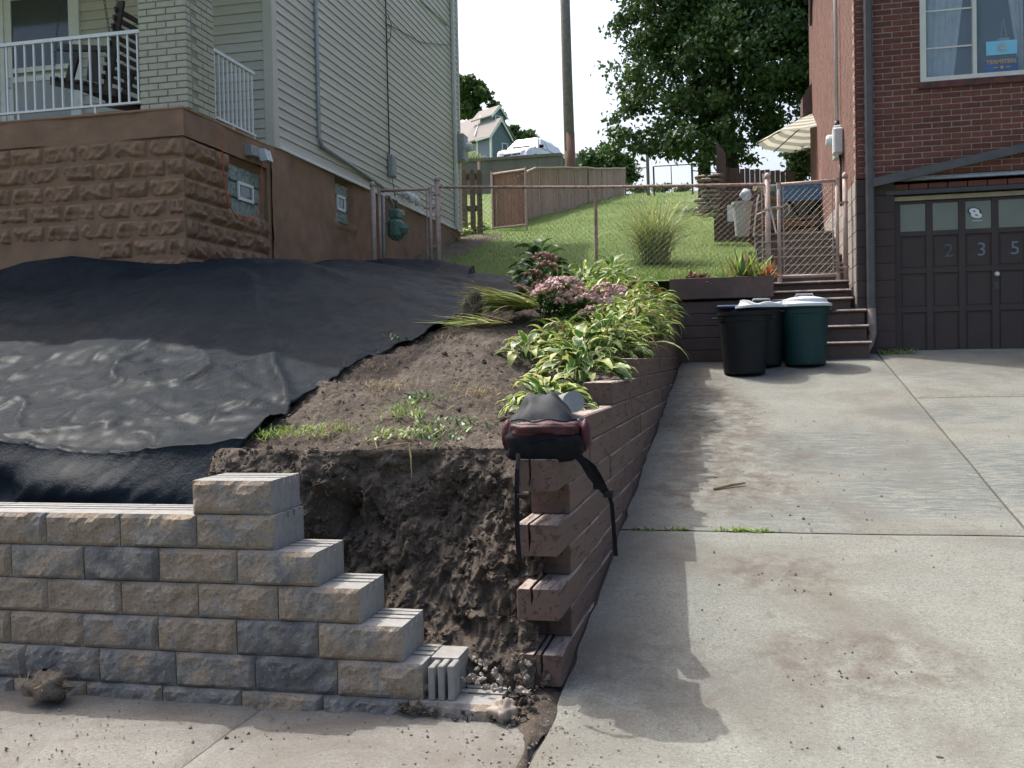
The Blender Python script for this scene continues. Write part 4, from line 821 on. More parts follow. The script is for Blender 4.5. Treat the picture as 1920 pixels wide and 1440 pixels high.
# ------------------------------------------------------------------ steps, planter wall
st = emp('wooden_steps', (1.05, 12.2, 1.4), 'brown painted wooden steps rising beside the garage to the chain-link gate', 'steps')
lv = [(11.92, 1.63, 1.60), (12.08, 1.825, 1.595), (12.24, 2.015, 1.59), (12.42, 2.17, 1.46), (12.58, 2.28, 1.46), (12.74, 2.40, 1.46)]
zp = 1.30
for k, (y, z, xr) in enumerate(lv):
    m = MB(); m.box((.50, y+.02, zp-.05), (xr-.02, y+.06, z-.036)); m.build('riser', MT['stain'], st)
    m = MB(); m.box((.49, y-.02, z-.035), (xr, y+.32 if k < 5 else 13.35, z), mi=0, bev=.006); tr_ = m.build('tread', MT['stain'], st)
    m = MB(); m.prism([(.49, y-.0205, z-.020), (.49, y-.030, z-.018), (.49, y-.028, z-.010), (.49, y-.010, z+.004), (.49, y+.0, z+.0005)], (xr-.489, 0, 0)); m.build('sunlit_edge', MT['nosing'], tr_)  # strip bevelled to catch the sun, its bright edge also painted in
    zp = z
m = MB(); m.box((.48, 11.96, 1.2), (.50, 13.3, 2.30)); m.build('stringer', MT['stain'], st)
us = emp('concrete_stairs', (1.0, 14.3, 2.3), 'dark narrow stairs climbing behind the gate along the brick house', 'stairs')
MS = M('dark_old_stair', (.12, .10, .085), (.075, .064, .055), 8, .9, .5, 60); ME = M('stair_nosing', (.26, .235, .21), (.18, .16, .14), 12, .8)
zs_ = [2.40, 2.545, 2.69, 2.835, 2.98, 3.125, 3.27]
for k in range(6):
    y0 = 13.2+k*.34; m = MB(); m.box((.40, y0, zs_[k]-.3), (RX-.004, y0+.36, zs_[k+1]-.02)); m.build('step', MS, us); m = MB(); m.box((.40, y0-.025, zs_[k+1]-.022), (RX-.004, y0+.36, zs_[k+1])); m.build('nosing', ME, us)
g = MB(); g.box((.41, 15.2, 1.0), (RX-.003, 21, 3.265)).box((-.6, 16.7, 1.0), (.409, 21, 3.265)); tag(g.build('patio', M('patio_slab', (.15, .145, .13), (.11, .105, .095), 3, .9, .3, 80)), kind='structure')
pw = emp('planter_wall', (0, 11.9, 1.35), 'brown timber retaining wall with a long planter box on top behind the bins', 'planter wall')
PYW = 11.92; xl = -.70; xr = .50
for k in range(6): m = MB(); z0 = 1.28+k*.145; m.box((xl, PYW, z0), (xr-.02-.002*k, PYW+.19, z0+.142), bev=.006); m.build('timber', MT['stain'], pw)
m = MB(); m.box((xl+.02, PYW-.07, 2.175), (xr+.02, PYW-.03, 2.425), bev=.004); m.build('front_board', MT['stain'], pw); m = MB(); m.box((xl+.02, PYW+.28, 2.16), (xr+.02, PYW+.32, 2.42), bev=.004); m.build('back_board', MT['stain'], pw)
m = MB(); m.box((xr-.02, PYW-.028, 2.175), (xr+.02, PYW+.278, 2.42), bev=.004); m.build('end_board', MT['stain'], pw); m = MB(); m.box((xl+.02, PYW-.028, 2.18), (xr-.021, PYW+.278, 2.37)); m.build('planter_soil', MT['dirt'], pw)

# ------------------------------------------------------------------ chain-link fence and gates
def chain_mesh(name, p0, p1, z0, z1, parent, r=.0015, pitch=.078):
    """diamond mesh of crossing wires, following ground z0 (pair) .. top z1 (pair)"""
    p0 = Vector(p0); p1 = Vector(p1); L = (p1-p0).length; d = (p1-p0)/L; nrm = Vector((-d.y, d.x, 0)); Hh = max(z1)-min(z0); m = MB(); n = int((L+Hh)/pitch)+1
    for sgn in (1, -1):
        for k in range(n):
            s0 = k*pitch - (Hh if sgn > 0 else 0); pts = []
            # parametric: s = s0 + sgn*h ; h in 0..Hh
            h0, h1 = 0.0, Hh
            if sgn > 0: h0 = max(h0, -s0); h1 = min(h1, L-s0)
            else: h0 = max(h0, s0-L); h1 = min(h1, s0)
            if h1-h0 < .02: continue
            for h in (h0, h1):
                s = s0+sgn*h; f = s/L; zb = z0[0]+(z0[1]-z0[0])*f; zt = z1[0]+(z1[1]-z1[0])*f
                pts.append(Vector((p0.x, p0.y, 0))+d*s+nrm*(.003*sgn)+Vector((0, 0, zb+(zt-zb)*h/Hh)))
            m.tube(pts, r, 3, cap=False)
    return m.build(name, MT['wire'], parent)
def fpost(m, x, y, z0, z1, r, cap=True):
    m.tube([(x, y, z0), (x, y, z1)], r, 10)
    if cap: m.lathe((x, y, z1), [(r*1.15, 0), (r*1.15, .03), (r*.9, .055), (r*.4, .072), (.001, .076)], 10)
FR = Vector((.50, 12.74)); FL = Vector((-3.92, 13.15)); FG = Vector((-4.90, 13.24))
fn = emp('chain_link_fence', (-1.7, 12.95, 2.6), 'rusty pink-painted chain-link fence across the foot of the back lawn', 'fence')
ztR, ztL = 3.63, 3.92; zbR, zbL = 2.48, 2.72
for nm, p, z0, z1, r in [('post', FR, 2.3, 3.70, .034), ('post', FL, 2.5, 4.0, .036), ('post', FG, 2.5, 4.0, .036)]:
    m = MB(); fpost(m, p.x, p.y, z0, z1, r); m.build(nm, MT['post'], fn, smooth=True)
pm = FL+(FR-FL)*.505; m = MB(); m.tube([(pm.x, pm.y, 2.3), (pm.x, pm.y, 3.76)], .022, 8); m.build('line_post', MT['rust'], fn)
m = MB(); m.tube([(FL.x, FL.y, ztL), (pm.x, pm.y, 3.755), (FR.x, FR.y, ztR)], .019, 8); m.build('top_rail', MT['rust'], fn)
chain_mesh('chain_mesh', (FL.x, FL.y-.02, 0), (pm.x, pm.y-.02, 0), (zbL, 2.60), (ztL, 3.755), fn); chain_mesh('chain_mesh', (pm.x, pm.y-.02, 0), (FR.x, FR.y-.02, 0), (2.60, zbR), (3.755, ztR), fn)
for p, zz in ((FR, (2.6, 2.9, 3.3)), (FL, (2.8, 3.1, 3.5, 3.8))):
    for z in zz: m = MB(); m.lathe((p.x, p.y, z), [(.042, 0), (.042, .022)], 10); m.box((p.x-.085, p.y-.012, z), (p.x-.03, p.y+.012, z+.02)); m.build('tension_band', MT['post'], fn)
m = MB(); m.tube([(FR.x-.07, FR.y-.02, 2.48), (FR.x-.07, FR.y-.02, 3.6)], .008, 6); m.build('tension_bar', MT['post'], fn)
def gate(name, a, b_, z0, z1, lab, latch):
    g = emp(name, (a[0], a[1], z0[0]), lab, 'gate'); r = .021; A0 = Vector((a[0], a[1], z0[0])); A1 = Vector((a[0], a[1], z1[0])); B0 = Vector((b_[0], b_[1], z0[1])); B1 = Vector((b_[0], b_[1], z1[1]))
    for nm, p, q in (('stile', A0, A1), ('stile', B0, B1), ('rail', A1, B1), ('rail', A0, B0)): m = MB(); m.tube([p, q], r, 8); m.build(nm, MT['post'], g, smooth=True)
    for p in (A1, B1, A0, B0): m = MB(); m.lathe((p.x, p.y, p.z-.03), [(.028, -.03), (.028, .055)], 8); m.build('corner_fitting', MT['post'], g)
    chain_mesh('chain_mesh', (a[0]+.02, a[1]-.012, 0), (b_[0]-.02, b_[1]-.012, 0), z0, z1, g)
    for off in (.055, -.055):
        p = A0 if off > 0 else B0; q = A1 if off > 0 else B1; m = MB(); m.tube([p+Vector((off, -.01, .03)), q+Vector((off, -.01, -.03))], .007, 6); m.build('tension_bar', MT['wire'], g)
    lx = a[0] if latch < 0 else b_[0]
    m = MB(); zl = z0[0]+(z1[0]-z0[0])*.74; m.lathe((lx, a[1], zl), [(.034, 0), (.034, .03)], 8); m.tube([(lx-.12, a[1]-.03, zl+.015), (lx+.03, a[1]-.035, zl+.015), (lx+.09, a[1]-.03, zl+.045), (lx+.13, a[1]-.03, zl+.02), (lx+.12, a[1]-.03, zl-.05)], .011, 6); m.build('latch', MT['post'], g)
gate('chain_link_gate', (.635, 12.76), (1.335, 12.80), (2.47, 2.47), (3.62, 3.64), 'chain-link gate at the top of the brown wooden steps', -1)
gate('chain_link_gate', (FG.x+.10, FG.y-.01), (FL.x-.10, FL.y-.005), (2.78, 2.72), (3.93, 3.90), 'narrow chain-link gate beside the gas meter of the beige house', 1)
gp = emp('gate_post', (1.43, 12.80, 2.38), 'pale pink round-capped gate post against the brick house', 'post'); m = MB(); fpost(m, 1.43, 12.80, 2.38, 3.66, .03); m.build('post_pipe', MT['post'], gp, smooth=True)
for z in (2.55, 3.35): m = MB(); m.lathe((1.43, 12.80, z), [(.04, 0), (.04, .025)], 10); m.box((1.345, 12.785, z), (1.40, 12.81, z+.022)); m.build('hinge', MT['post'], gp)

# ------------------------------------------------------------------ bins
def bin_(name, x, y, h, r0, r1, mat, lab, lid=None, grp=None):
    z = float(drive_z(y)) + .005; e = emp(name, (x, y, z), lab, 'trash can', 'trash cans by the steps'); n = 36; m = MB()
    prof = [(r0*.97, 0), (r0, .02), (r0+(r1-r0)*.8, h*.84), (r1*.985, h*.85), (r1*.99, h*.93), (r1*1.05, h*.94), (r1*1.06, h), (r1*.98, h), (r1*.95, h*.93), (r0*.93, .04), (.001, .035)]
    m.lathe((x, y, z), prof, n, cap=True); m.build('body', mat, e, smooth=False)
    for a in (-2.75, .2):
        ca, sa = math.cos(a), math.sin(a); c = Vector((x+ca*r1*1.04, y+sa*r1*1.04, z+h*.90)); s = Vector((-sa, ca, 0))*.075; o = Vector((ca, sa, 0))*.045
        m = MB(); m.tube([c-s, c-s+o, c+s+o, c+s], .011, 6); m.build('handle', mat, e)
    if lid is not None:
        m = MB(); zl = z+h; dent = lid
        prof = [(r1*1.09, -.025), (r1*1.11, -.02), (r1*1.11, .005), (r1*1.0, .012), (r1*.93, .03), (r1*.90, .06), (r1*.55, .085), (r1*.25, .095), (.001, .097)]
        k0 = len(m.v); m.lathe((x, y, zl), prof, n); V = []
        for v in m.v:
            dx, dy = v[0]-x, v[1]-y; rr = math.hypot(dx, dy)/r1
            V.append((v[0], v[1], v[2] - dent*max(0, 1-((dx-.03)/.20)**2)*max(0, 1-((dy+.05)/.3)**2)*(rr < 1.02) + dent*.25*math.sin(dx*23)*(rr < .95)))
        m.v = V; m.build('lid', MT['lid'], e, smooth=False)
        m = MB(); m.tube([(x-.10, y-.02, zl+.09-dent*.6), (x-.09, y-.02, zl+.118-dent*.6), (x+.09, y+.02, zl+.118-dent*.6), (x+.10, y+.02, zl+.09-dent*.6)], .011, 6); m.build('lid_handle', MT['greymetal'], e)
    return e
bin_('trash_can',   .165, 11.17, .68, .225, .275, MT['canblack'], 'open black plastic trash can without a lid')
bin_('trash_can', .37, 11.62, .68, .215, .265, MT['canblack'], 'black trash can with a dented grey lid behind the open one', lid=.06)
bin_('trash_can', .845, 11.62, .68, .225, .27, MT['cangreen'], 'dark green trash can with a domed pale lid in front of the steps', lid=.0)
rb = emp('recycling_bin', (.2, 11.75, 1.38), 'blue bin mostly hidden behind the black trash cans', 'bin'); m = MB(); m.box((.02, 11.70, 1.395), (.25, 11.90, 2.05), bev=.03); m.build('body', MT['bluebin'], rb)
m = MB(); m.box((-.13, 11.66, 2.05), (.42, 11.91, 2.085), bev=.012); m.build('lid', MT['bluebin'], rb)

# ------------------------------------------------------------------ black sheet
ND, NR, NC = 34, 210, 230
YS = np.linspace(0, 1, NR)[1:]**1.05; yc0 = 4.78; yr = yc0 + (12.72-yc0)*YS
xr_ = np.interp(yr, ey, exx) + .010*vn(yr*5, 1, 0, 3) + .004*vn(yr*25, 1, 0, 4) + .10*sstep((5.3-yr)/.5); xl_ = np.where(yr < 8.7, -8.2, -5.16); tt = sstep((yr-8.6)/.35); xl_ = -8.2*(1-tt) + -5.16*tt
u = np.linspace(0, 1, NC)**.8
XX = xl_[:, None] + (xr_-xl_)[:, None]*u[None]; YY = np.repeat(yr[:, None], NC, 1)
ZZ = hill(XX, YY) + .028
G = Vector((np.interp(on_hill(545, 772).y, ey, exx), on_hill(545, 772).y, 0))
def ridge(X, Y, pts, a, w):
    r = np.zeros_like(X)
    for (x0, y0), (x1, y1) in zip(pts[:-1], pts[1:]):
        dx, dy = x1-x0, y1-y0; t = np.clip(((X-x0)*dx+(Y-y0)*dy)/(dx*dx+dy*dy), 0, 1); dd = np.hypot(X-x0-t*dx, Y-y0-t*dy); r = np.maximum(r, a*np.exp(-(dd/w)**2))
    return r
def wp(*L): return [tuple(on_hill(*p)[:2]) for p in L]
ZZ = ZZ + ridge(XX, YY, wp((545, 770), (520, 700), (505, 640), (480, 560), (465, 520)), .045, .06) + ridge(XX, YY, wp((530, 765), (480, 735), (440, 715)), .02, .05) + ridge(XX, YY, wp((520, 772), (450, 770), (360, 785)), .03, .05) - ridge(XX, YY, wp((545, 772), (535, 765)), .06, .12)
ZZ = ZZ - ridge(XX, YY, wp((530, 700), (515, 640), (495, 570)), .03, .06) + ridge(XX, YY, wp((660, 640), (620, 600), (600, 560)), .02, .06) + ridge(XX, YY, wp((980, 550), (880, 535), (790, 520)), .05, .07)
ZZ = ZZ + .035*fbm(XX*.9, YY*1.1, 0, 91, 3) + .014*fbm(XX*3.2, YY*4.0, 0, 95, 3) + .006*fbm(XX*9, YY*11, 0, 97, 2)*(YY < 8.8)
ZZ = ZZ + .02*np.sin(XX*7+2*fbm(XX*.8, YY*.8, 0, 5, 2)*3)*sstep((YY-8.2)/.6)*(YY < 9.5) + .12*sstep((YY-12.3)/.35)*(.4+.6*np.abs(vn(XX*1.1, 0, 0, 12)))*(XX < -3.3)
cr1 = 1-np.abs(vn(XX*1.7+YY*.9, YY*1.5-XX*.5, 0, 211)); cr2 = 1-np.abs(vn(XX*3.1-YY*1.6, YY*2.6+XX, 0, 213)); cr3 = 1-np.abs(vn(XX*6.5+YY*3, YY*6-XX*2, 0, 217)); lowz = .35+.65*sstep((7.4-YY)/1.6)
ZZ = ZZ + lowz*(.034*cr1**9 + .020*cr2**9 + .007*cr3**6)
up_ed = sstep((YY-8.45)/.35)*(XX < PX+.1)*(YY < 9.0); ZZ = ZZ + up_ed*(.06+.10*vn(XX*1.3, 2, 0, 13))
ZZ = ZZ - .012*np.exp(-((xr_[:, None]-XX)/.05)**2)
top = np.stack([XX, YY, ZZ], -1)
# the hanging front: from the crest down behind the block wall
q = np.linspace(1, 0, ND)[:-1][::-1]        # 0 bottom .. 1 crest
Xc, Yc, Zc = XX[0], YY[0], ZZ[0]; QQ, _ = np.meshgrid(q, Xc, indexing='ij')
pull = np.interp(q, [0, 1], [-.42, 0.0])[:, None]*sstep((Xc[None]+4.2)/1.7); XD = Xc[None] + pull
fold = .09*np.abs(fbm(XD*1.5+QQ*.8, QQ*.8, 0, 101, 2)) + .05*fbm(XD*3.4-QQ*2.4, QQ*1.5, 0, 103, 3) + .012*fbm(XD*12, QQ*5, 0, 105, 2)
drape = np.abs(np.sin((XD+3.4)*2.1+QQ*1.8))*.09
YD = Yc[None] - .10*sstep((1-QQ)*3) - (fold+drape)*sstep((1-QQ)*2.2) - .10*(1-QQ); ZD = .38 + (Zc[None]-.38)*QQ - .05*np.sin((XD+3.2)*2.6)*np.sin(QQ*3.1)
YD = np.maximum(YD, 4.32)
V = np.concatenate([np.stack([XD, YD, ZD], -1), top], 0)
o = from_np('ground_sheet', V.reshape(-1, 3), gridq(V.shape[0], NC), MT['tarp'], smooth=True); tag(o, 'large black woven plastic sheet covering the slope below the beige house', 'tarp')
sol = o.modifiers.new('thickness', 'SOLIDIFY'); sol.thickness = .004

# ------------------------------------------------------------------ backpack and tools on the timber end
FB = M('slate_nylon', (.020, .026, .033), (.012, .016, .021), 18, .7, .5, 140, .002, spec=.25); FK = M('black_nylon', (.007, .007, .009), (.012, .012, .014), 20, .85, .4, 140, .002, spec=.12); FM = M('maroon_nylon', (.078, .018, .025), (.032, .009, .012), 14, .55, .6, 40, .006, spec=.3)
bc = Vector((-.815, 4.33, 1.06)); bp = emp('backpack', bc, 'black and maroon backpack slumped on the end of the timber wall', 'backpack')
def lump(name, c, r, mat, e=2.6, seed=0, amp=.05, n=26, m=18, sh=None):
    th = np.linspace(0, 2*np.pi, n, endpoint=False); ph = np.linspace(.05, np.pi-.05, m); P_, T_ = np.meshgrid(ph, th, indexing='ij'); f = lambda v: np.sign(v)*np.abs(v)**(2/e)
    x, y, z = f(np.sin(P_))*f(np.cos(T_)), f(np.sin(P_))*f(np.sin(T_)), f(np.cos(P_)); k = 1+amp*fbm(x*1.8+seed, y*1.8, z*1.8, seed, 3)
    x, y, z = x*k*r[0], y*k*r[1], z*k*r[2]
    if sh: x, y, z = sh(x, y, z)
    V = np.stack([x+c[0], y+c[1], z+c[2]], -1).reshape(-1, 3); Q = np.array([(i*n+j, (i+1)*n+j, (i+1)*n+(j+1) % n, i*n+(j+1) % n) for i in range(m-1) for j in range(n)])
    return from_np(name, V, Q, mat, bp if isinstance(mat, bpy.types.Material) and name in BPN else None, smooth=True)
BPN = {'main_bag', 'front_pocket', 'base_panel', 'side_pocket'}
taper = lambda x, y, z: (x*(1-.20*np.clip(z/.15, 0, 1)**1.5) - .10*np.clip(z, 0, 1) + .008*np.sin(z*40+y*20), y+.09*np.clip(z/.14, -.3, 1), z - .05*np.clip((x-.03)/.12, 0, 1)*(z > 0) + .010*np.sin(x*38+y*15)*(z > 0))
lump('main_bag', (bc.x, bc.y+.10, bc.z+.135), (.180, .145, .142), FB, 2.5, 3, .13, 40, 28, sh=taper)
lump('base_panel', (bc.x, bc.y-.005, bc.z+.055), (.175, .078, .075), FK, 3.0, 5, .10)
lump('front_pocket', (bc.x, bc.y-.003, bc.z+.128), (.160, .079, .038), FM, 2.8, 8, .16, 36, 22)
for s_ in (-1, 1): lump('side_pocket', (bc.x+s_*.178, bc.y+.05, bc.z+.095), (.028, .05, .07), FM, 2.2, 11+s_, .14, 14, 10)
def strap(name, pts, w, mat, par, th=.004):
    P_ = [Vector(p) for p in pts]; V, Fc = [], []
    for i, p in enumerate(P_):
        t = (P_[min(i+1, len(P_)-1)]-P_[max(i-1, 0)]).normalized(); s = t.cross(Vector((.25*math.sin(i*.9), -1, .2))).normalized()*w/2; n_ = t.cross(s).normalized()*th
        V += [p-s-n_, p+s-n_, p+s+n_, p-s+n_]
    for i in range(len(P_)-1):
        for k in range(4): Fc.append((i*4+k, i*4+(k+1) % 4, (i+1)*4+(k+1) % 4, (i+1)*4+k))
    Fc += [(3, 2, 1, 0), tuple(4*(len(P_)-1)+k for k in range(4))]; mm = MB(); mm.add(V, Fc); return mm.build(name, mat, par)
S1 = [at(x, y, Y=4.14+d) for x, y, d in [(972, 850, .1), (970, 880, .05), (969, 920, .02), (970, 960, .01), (970, 1000, .0), (974, 1050, 0)]]
strap('strap', S1, .020, FK, bp)
S2 = [at(x, y, Y=Y) for x, y, Y in [(1080, 850, 4.30), (1095, 868, 4.30), (1108, 890, 4.32), (1122, 908, 4.36), (1136, 922, 4.42), (1142, 928, 4.43)]]
strap('strap', S2, .034, FK, bp, .007); S3 = [at(x, y, Y=Y) for x, y, Y in [(1140, 922, 4.42), (1147, 945, 4.44), (1150, 980, 4.46), (1152, 1010, 4.47), (1155, 1042, 4.48)]]; strap('strap', S3, .018, FK, bp)
S4 = [at(x, y, Y=Y) for x, y, Y in [(1095, 862, 4.34), (1112, 875, 4.37), (1125, 897, 4.40), (1136, 920, 4.44)]]; strap('strap', S4, .024, FK, bp)
p = at(1140, 926, Y=4.42); m = MB(); m.box((p.x-.02, p.y-.012, p.z-.016), (p.x+.024, p.y+.012, p.z+.02), bev=.005); m.build('buckle', MT['canblack'], bp); p = at(1117, 912, Y=4.40); m = MB(); m.box((p.x-.012, p.y-.01, p.z-.014), (p.x+.012, p.y+.01, p.z+.012), bev=.004); m.build('buckle', MT['canblack'], bp); p = at(972, 930, Y=4.16); m = MB(); m.box((p.x-.006, p.y-.012, p.z-.01), (p.x+.05, p.y+.012, p.z+.012), bev=.004); m.build('buckle', MT['canblack'], bp)
for zz_, yy_, rr_ in ((.168, -.066, .150), (.085, -.083, .158)):
    m = MB(); m.tube([(bc.x+rr_*q, bc.y+yy_+.05*abs(q)**3, bc.z+zz_+.006*math.sin(q*7)) for q in np.linspace(-1, 1, 15)], .0035, 5); m.build('zip', FK, bp)
m = MB(); m.tube([(bc.x-.03, bc.y+.22, bc.z+.22), (bc.x-.025, bc.y+.20, bc.z+.255), (bc.x+.03, bc.y+.20, bc.z+.25), (bc.x+.04, bc.y+.22, bc.z+.215)], .008, 6); m.build('grab_loop', FK, bp)
zt7 = .045+TH*7+.001
tb = emp('tool_case', (-.75, 4.62, zt7), 'small white and pale blue tool case leaning between backpack and timber', 'tool case')
m = MB(); m.box((-.775, 4.56, zt7), (-.72, 4.74, zt7+.12), bev=.012); m.build('case_body', M('pale_blue_plastic', (.45, .55, .64), (.40, .5, .6), 6, .4), tb); m = MB(); m.box((-.82, 4.54, zt7+.118), (-.715, 4.76, zt7+.145), bev=.01); m.build('case_lid', MT['lid'], tb); m = MB(); m.box((-.765, 4.553, zt7+.05), (-.735, 4.559, zt7+.09)); m.build('case_latch', MT['canblack'], tb)
pv = MB(); pv.tube([(-.76, 4.84, zt7+.225), (-.90, 5.25, zt7+.185)], .055, 16); o = pv.build('plastic_pipe', M('grey_plastic', (.23, .25, .26), (.18, .2, .21), 8, .5), loc=(-.8, 5, zt7+.15), smooth=False); tag(o, 'short grey round plastic pipe lying on the timber behind the backpack', 'pipe')
gv = emp('work_gloves', (-.705, 4.45, zt7), 'crumpled cream work gloves tucked under the backpack', 'gloves'); MGV = M('cream_canvas', (.50, .47, .34), (.42, .39, .28), 20, .9, .5, 120, .003)
BPN2 = gv
def lump2(name, c, r, mat, par, seed):
    V, Q, n_, m_ = clod_mesh(seed, 1, 14, 10, .3); V = V*np.array(r)+np.array(c); return from_np(name, V, np.array(Q), mat, par, smooth=True)
lump2('palm', (-.715, 4.44, zt7+.055), (.05, .05, .045), MGV, gv, 3); lump2('cuff', (-.70, 4.48, zt7+.085), (.045, .035, .03), MGV, gv, 7)
for k in range(4): m = MB(); x = -.72+.014*k; m.tube([(x, 4.42, zt7+.05), (x+.012, 4.385, zt7+.035), (x+.018, 4.375, zt7+.012)], [.011, .011, .008], 7); m.build('finger', MGV, gv, smooth=True)
# cut root ball at the wall's left end
tb_ = emp('sod_clump', (-3.1, 3.87, .01), 'dark brown sod clump lying against the foot of the block wall', 'sod'); c_ = at(75, 1272, Y=3.80); V, Q, _, _ = clod_mesh(4, 1, 26, 18, .55); V = V*np.array((.10, .075, .085))+np.array((c_.x, 3.84, .055)); V[:, 2] = np.maximum(V[:, 2], .002); from_np('soil_lump', V, np.array(Q), MT['clod'], tb_, smooth=True)
P = np.array([(c_.x+rng.normal(0, .06), 3.84+rng.normal(0, .05), .05+rng.uniform(0, .07)) for _ in range(160)]); blades('roots', P, rng.uniform(.03, .07, 160), .003, MT['drygrass'], rng.uniform(.6, 1.8, 160), .8, 2, tb_, label=None)
lump_ = emp('mortar_lump', (-.98, 3.92, 0), 'grey rough stone lump at the end of the base course', 'stone'); V, Q, _, _ = clod_mesh(2, 1, 22, 16, .45); c_ = at(945, 1345, Y=3.93); V = V*np.array((.055, .05, .06))+np.array((c_.x, 3.93, .045)); from_np('stone_body', V, np.array(Q), MT['pebble'], lump_, smooth=True)
# ------------------------------------------------------------------ plants in the bed
def leaf_mesh(name, mats, wid=.42, droop=.9, ns=6, margin=.72, fold=.12):
    V, Fc, mi = [], [], []; ang = .25; x = z = 0.0
    for k in range(ns+1):
        t = k/ns; w = wid*.5*(math.sin(math.pi*min(1, t**.75*.98+.02)))**.8 + .006
        for s_ in (-1, -margin, 0, margin, 1): V.append((x, s_*w, z+abs(s_)*w*fold*2 + (.03*math.sin(k*2.3+s_*2) if abs(s_) == 1 else 0)))
        x += math.cos(ang)/ns; z += math.sin(ang)/ns; ang -= droop/ns*1.6
    for k in range(ns):
        for j in range(4): a = k*5+j; Fc.append((a, a+5, a+6, a+1)); mi.append(1 if j in (0, 3) else 0)
    return make_mesh(name, V, Fc, mats, mi, True)
HL = [leaf_mesh('hosta_leaf', [MT['hgreen'], MT['hyellow']], w, d, 6, mg) for w, d, mg in ((.44, .8, .78), (.50, 1.2, .74), (.36, .5, .82))]
HY = [leaf_mesh('pale_leaf', [MT['hyellow'], MT['hyellow']], w, d) for w, d in ((.36, .9), (.30, 1.3))]
def hosta(name, c, n, rad, h, L, label, cat='hosta', pale=.15, grp=None, meshes=None):
    e = emp(name, c, label, cat, grp)
    for k in range(n):
        t = math.sqrt((k+.5)/n); a = k*2.39996+rng.uniform(-.4, .4); r = rad*t*.55; tilt = -(1.15-1.35*t) + rng.uniform(-.25, .25); l = L*rng.uniform(.7, 1.15)
        me = (meshes or (HY if rng.random() < pale else HL)); me = me[rng.integers(len(me))]
        inst('leaf', me, e, (c[0]+r*math.cos(a), c[1]+r*math.sin(a), c[2]+h*(1-t*.75)*rng.uniform(.75, 1.05)), (rng.uniform(-.35, .35), tilt*.75, a), (l, l, l))
    ns = max(6, n//6); P_ = np.array([c]*ns) + rng.normal(0, .03, (ns, 3))*np.array((1, 1, 0)); blades('stems', P_, h*1.0, .012, MT['hgreen'], rng.uniform(.1, .6, ns), .3, 2, e)
    return e
def hz(x, y, dz=0.0): return (x, y, float(hill(x, y))+dz)
hosta('hosta', hz(-1.06, 5.75, .0), 70, .34, .22, .17, 'low variegated hosta growing beside the backpack', pale=.3)
hosta('hosta', hz(-1.02, 6.9), 80, .45, .36, .20, 'bushy green hosta with broad leaves behind the lowest hosta', pale=.12)
hosta('hosta', hz(-.98, 7.75), 85, .46, .42, .19, 'cream-edged hosta spilling over the timber wall top', pale=.25)
hosta('hosta', hz(-1.5, 7.3), 30, .26, .18, .17, 'small upright hosta next to the bare soil', pale=.3)
MLF = leaf_mesh('broad_leaf', [MT['darkleaf'], MT['darkleaf']], .5, .7); MLP = leaf_mesh('broad_leaf', [MT['strap'], MT['strapy']], .34, 1.1)
e = hosta('leafy_shrub', hz(-1.95, 10.3, .1), 46, .34, .55, .24, 'dark green broad-leaved shrub behind the pink flower heads', 'shrub', meshes=[MLF])
hosta('leafy_shrub', hz(-1.25, 10.9, .05), 80, .5, .62, .20, 'tall pale-leaved shrub in front of the ornamental grass', 'shrub', meshes=[MLP, HL[2]])
hosta('leafy_shrub', hz(-1.15, 9.2, .0), 60, .4, .40, .18, 'yellow-green leafy plant hanging over the end of the timber wall', 'shrub', meshes=[MLP, HY[1], HL[2]])
hosta('leafy_shrub', hz(-1.0, 10.3, .05), 60, .42, .42, .18, 'pale green drooping plant by the planter box', 'shrub', meshes=[MLP, HY[1]])
def straps(name, c, n, L, W, lean, bend, mats, label, az=None, spread=.06, nseg=6, mi=None, cat='plant', grp=None):
    e = emp(name, c, label, cat, grp); P_ = np.array([c]*n)+rng.normal(0, spread, (n, 3))*np.array((1, 1, 0)); blades('leaves', P_, rng.uniform(L*.6, L*1.15, n), W, mats, rng.uniform(lean[0], lean[1], n), rng.uniform(bend[0], bend[1], n), nseg, e, az, rng.integers(0, len(mats), n) if isinstance(mats, list) else None); return e
SM = [MT['strap'], MT['strap'], MT['strapy'], MT['strapdry']]
straps('daylily', hz(-1.75, 8.5, .12), 170, .58, .022, (.9, 1.5), (.4, .9), SM, 'flattened daylily with strap leaves combed over the bare soil', rng.normal(3.35, .55, 170), .09)
straps('daylily', hz(-1.95, 8.0, .05), 40, .45, .014, (1.2, 1.6), (.1, .4), [MT['strap'], MT['strapdry'], MT['strapy']], 'withered straw leaves lying flat on the soil', rng.normal(3.3, .5, 40), .12)
def mound(name, c, rx, ry, h, n, L, W, mats, label, cat='plant', bend=(1.2, 2.4)):
    e = emp(name, c, label, cat); a = rng.uniform(0, 6.283, n); q = np.sqrt(rng.random(n)); P_ = np.stack([c[0]+rx*q*np.cos(a), c[1]+ry*q*np.sin(a), c[2]+h*np.sqrt(np.maximum(0, 1-q*q))*rng.uniform(.35, 1.0, n)], 1)
    blades('leaves', P_, rng.uniform(L*.6, L*1.2, n), W*rng.uniform(.7, 1.3, n), mats, rng.uniform(.3, 1.1, n)+.4*q, rng.uniform(bend[0], bend[1], n), 5, e, a+rng.normal(0, .7, n), rng.integers(0, len(mats), n)); return e
MM = [MT['strapy'], MT['strap'], MT['strap'], MT['hgreen'], MT['strapdry'], MT['strapy'], MT['strap']]
mound('lily_turf', hz(-1.05, 8.5, .0), .30, .42, .36, 380, .26, .026, MM, 'mound of arching yellow-green strap leaves hanging over the timber wall')
mound('lily_turf', hz(-.98, 9.4, .0), .34, .5, .42, 440, .28, .026, MM, 'tumbling mound of pale strap leaves next to the planter box')
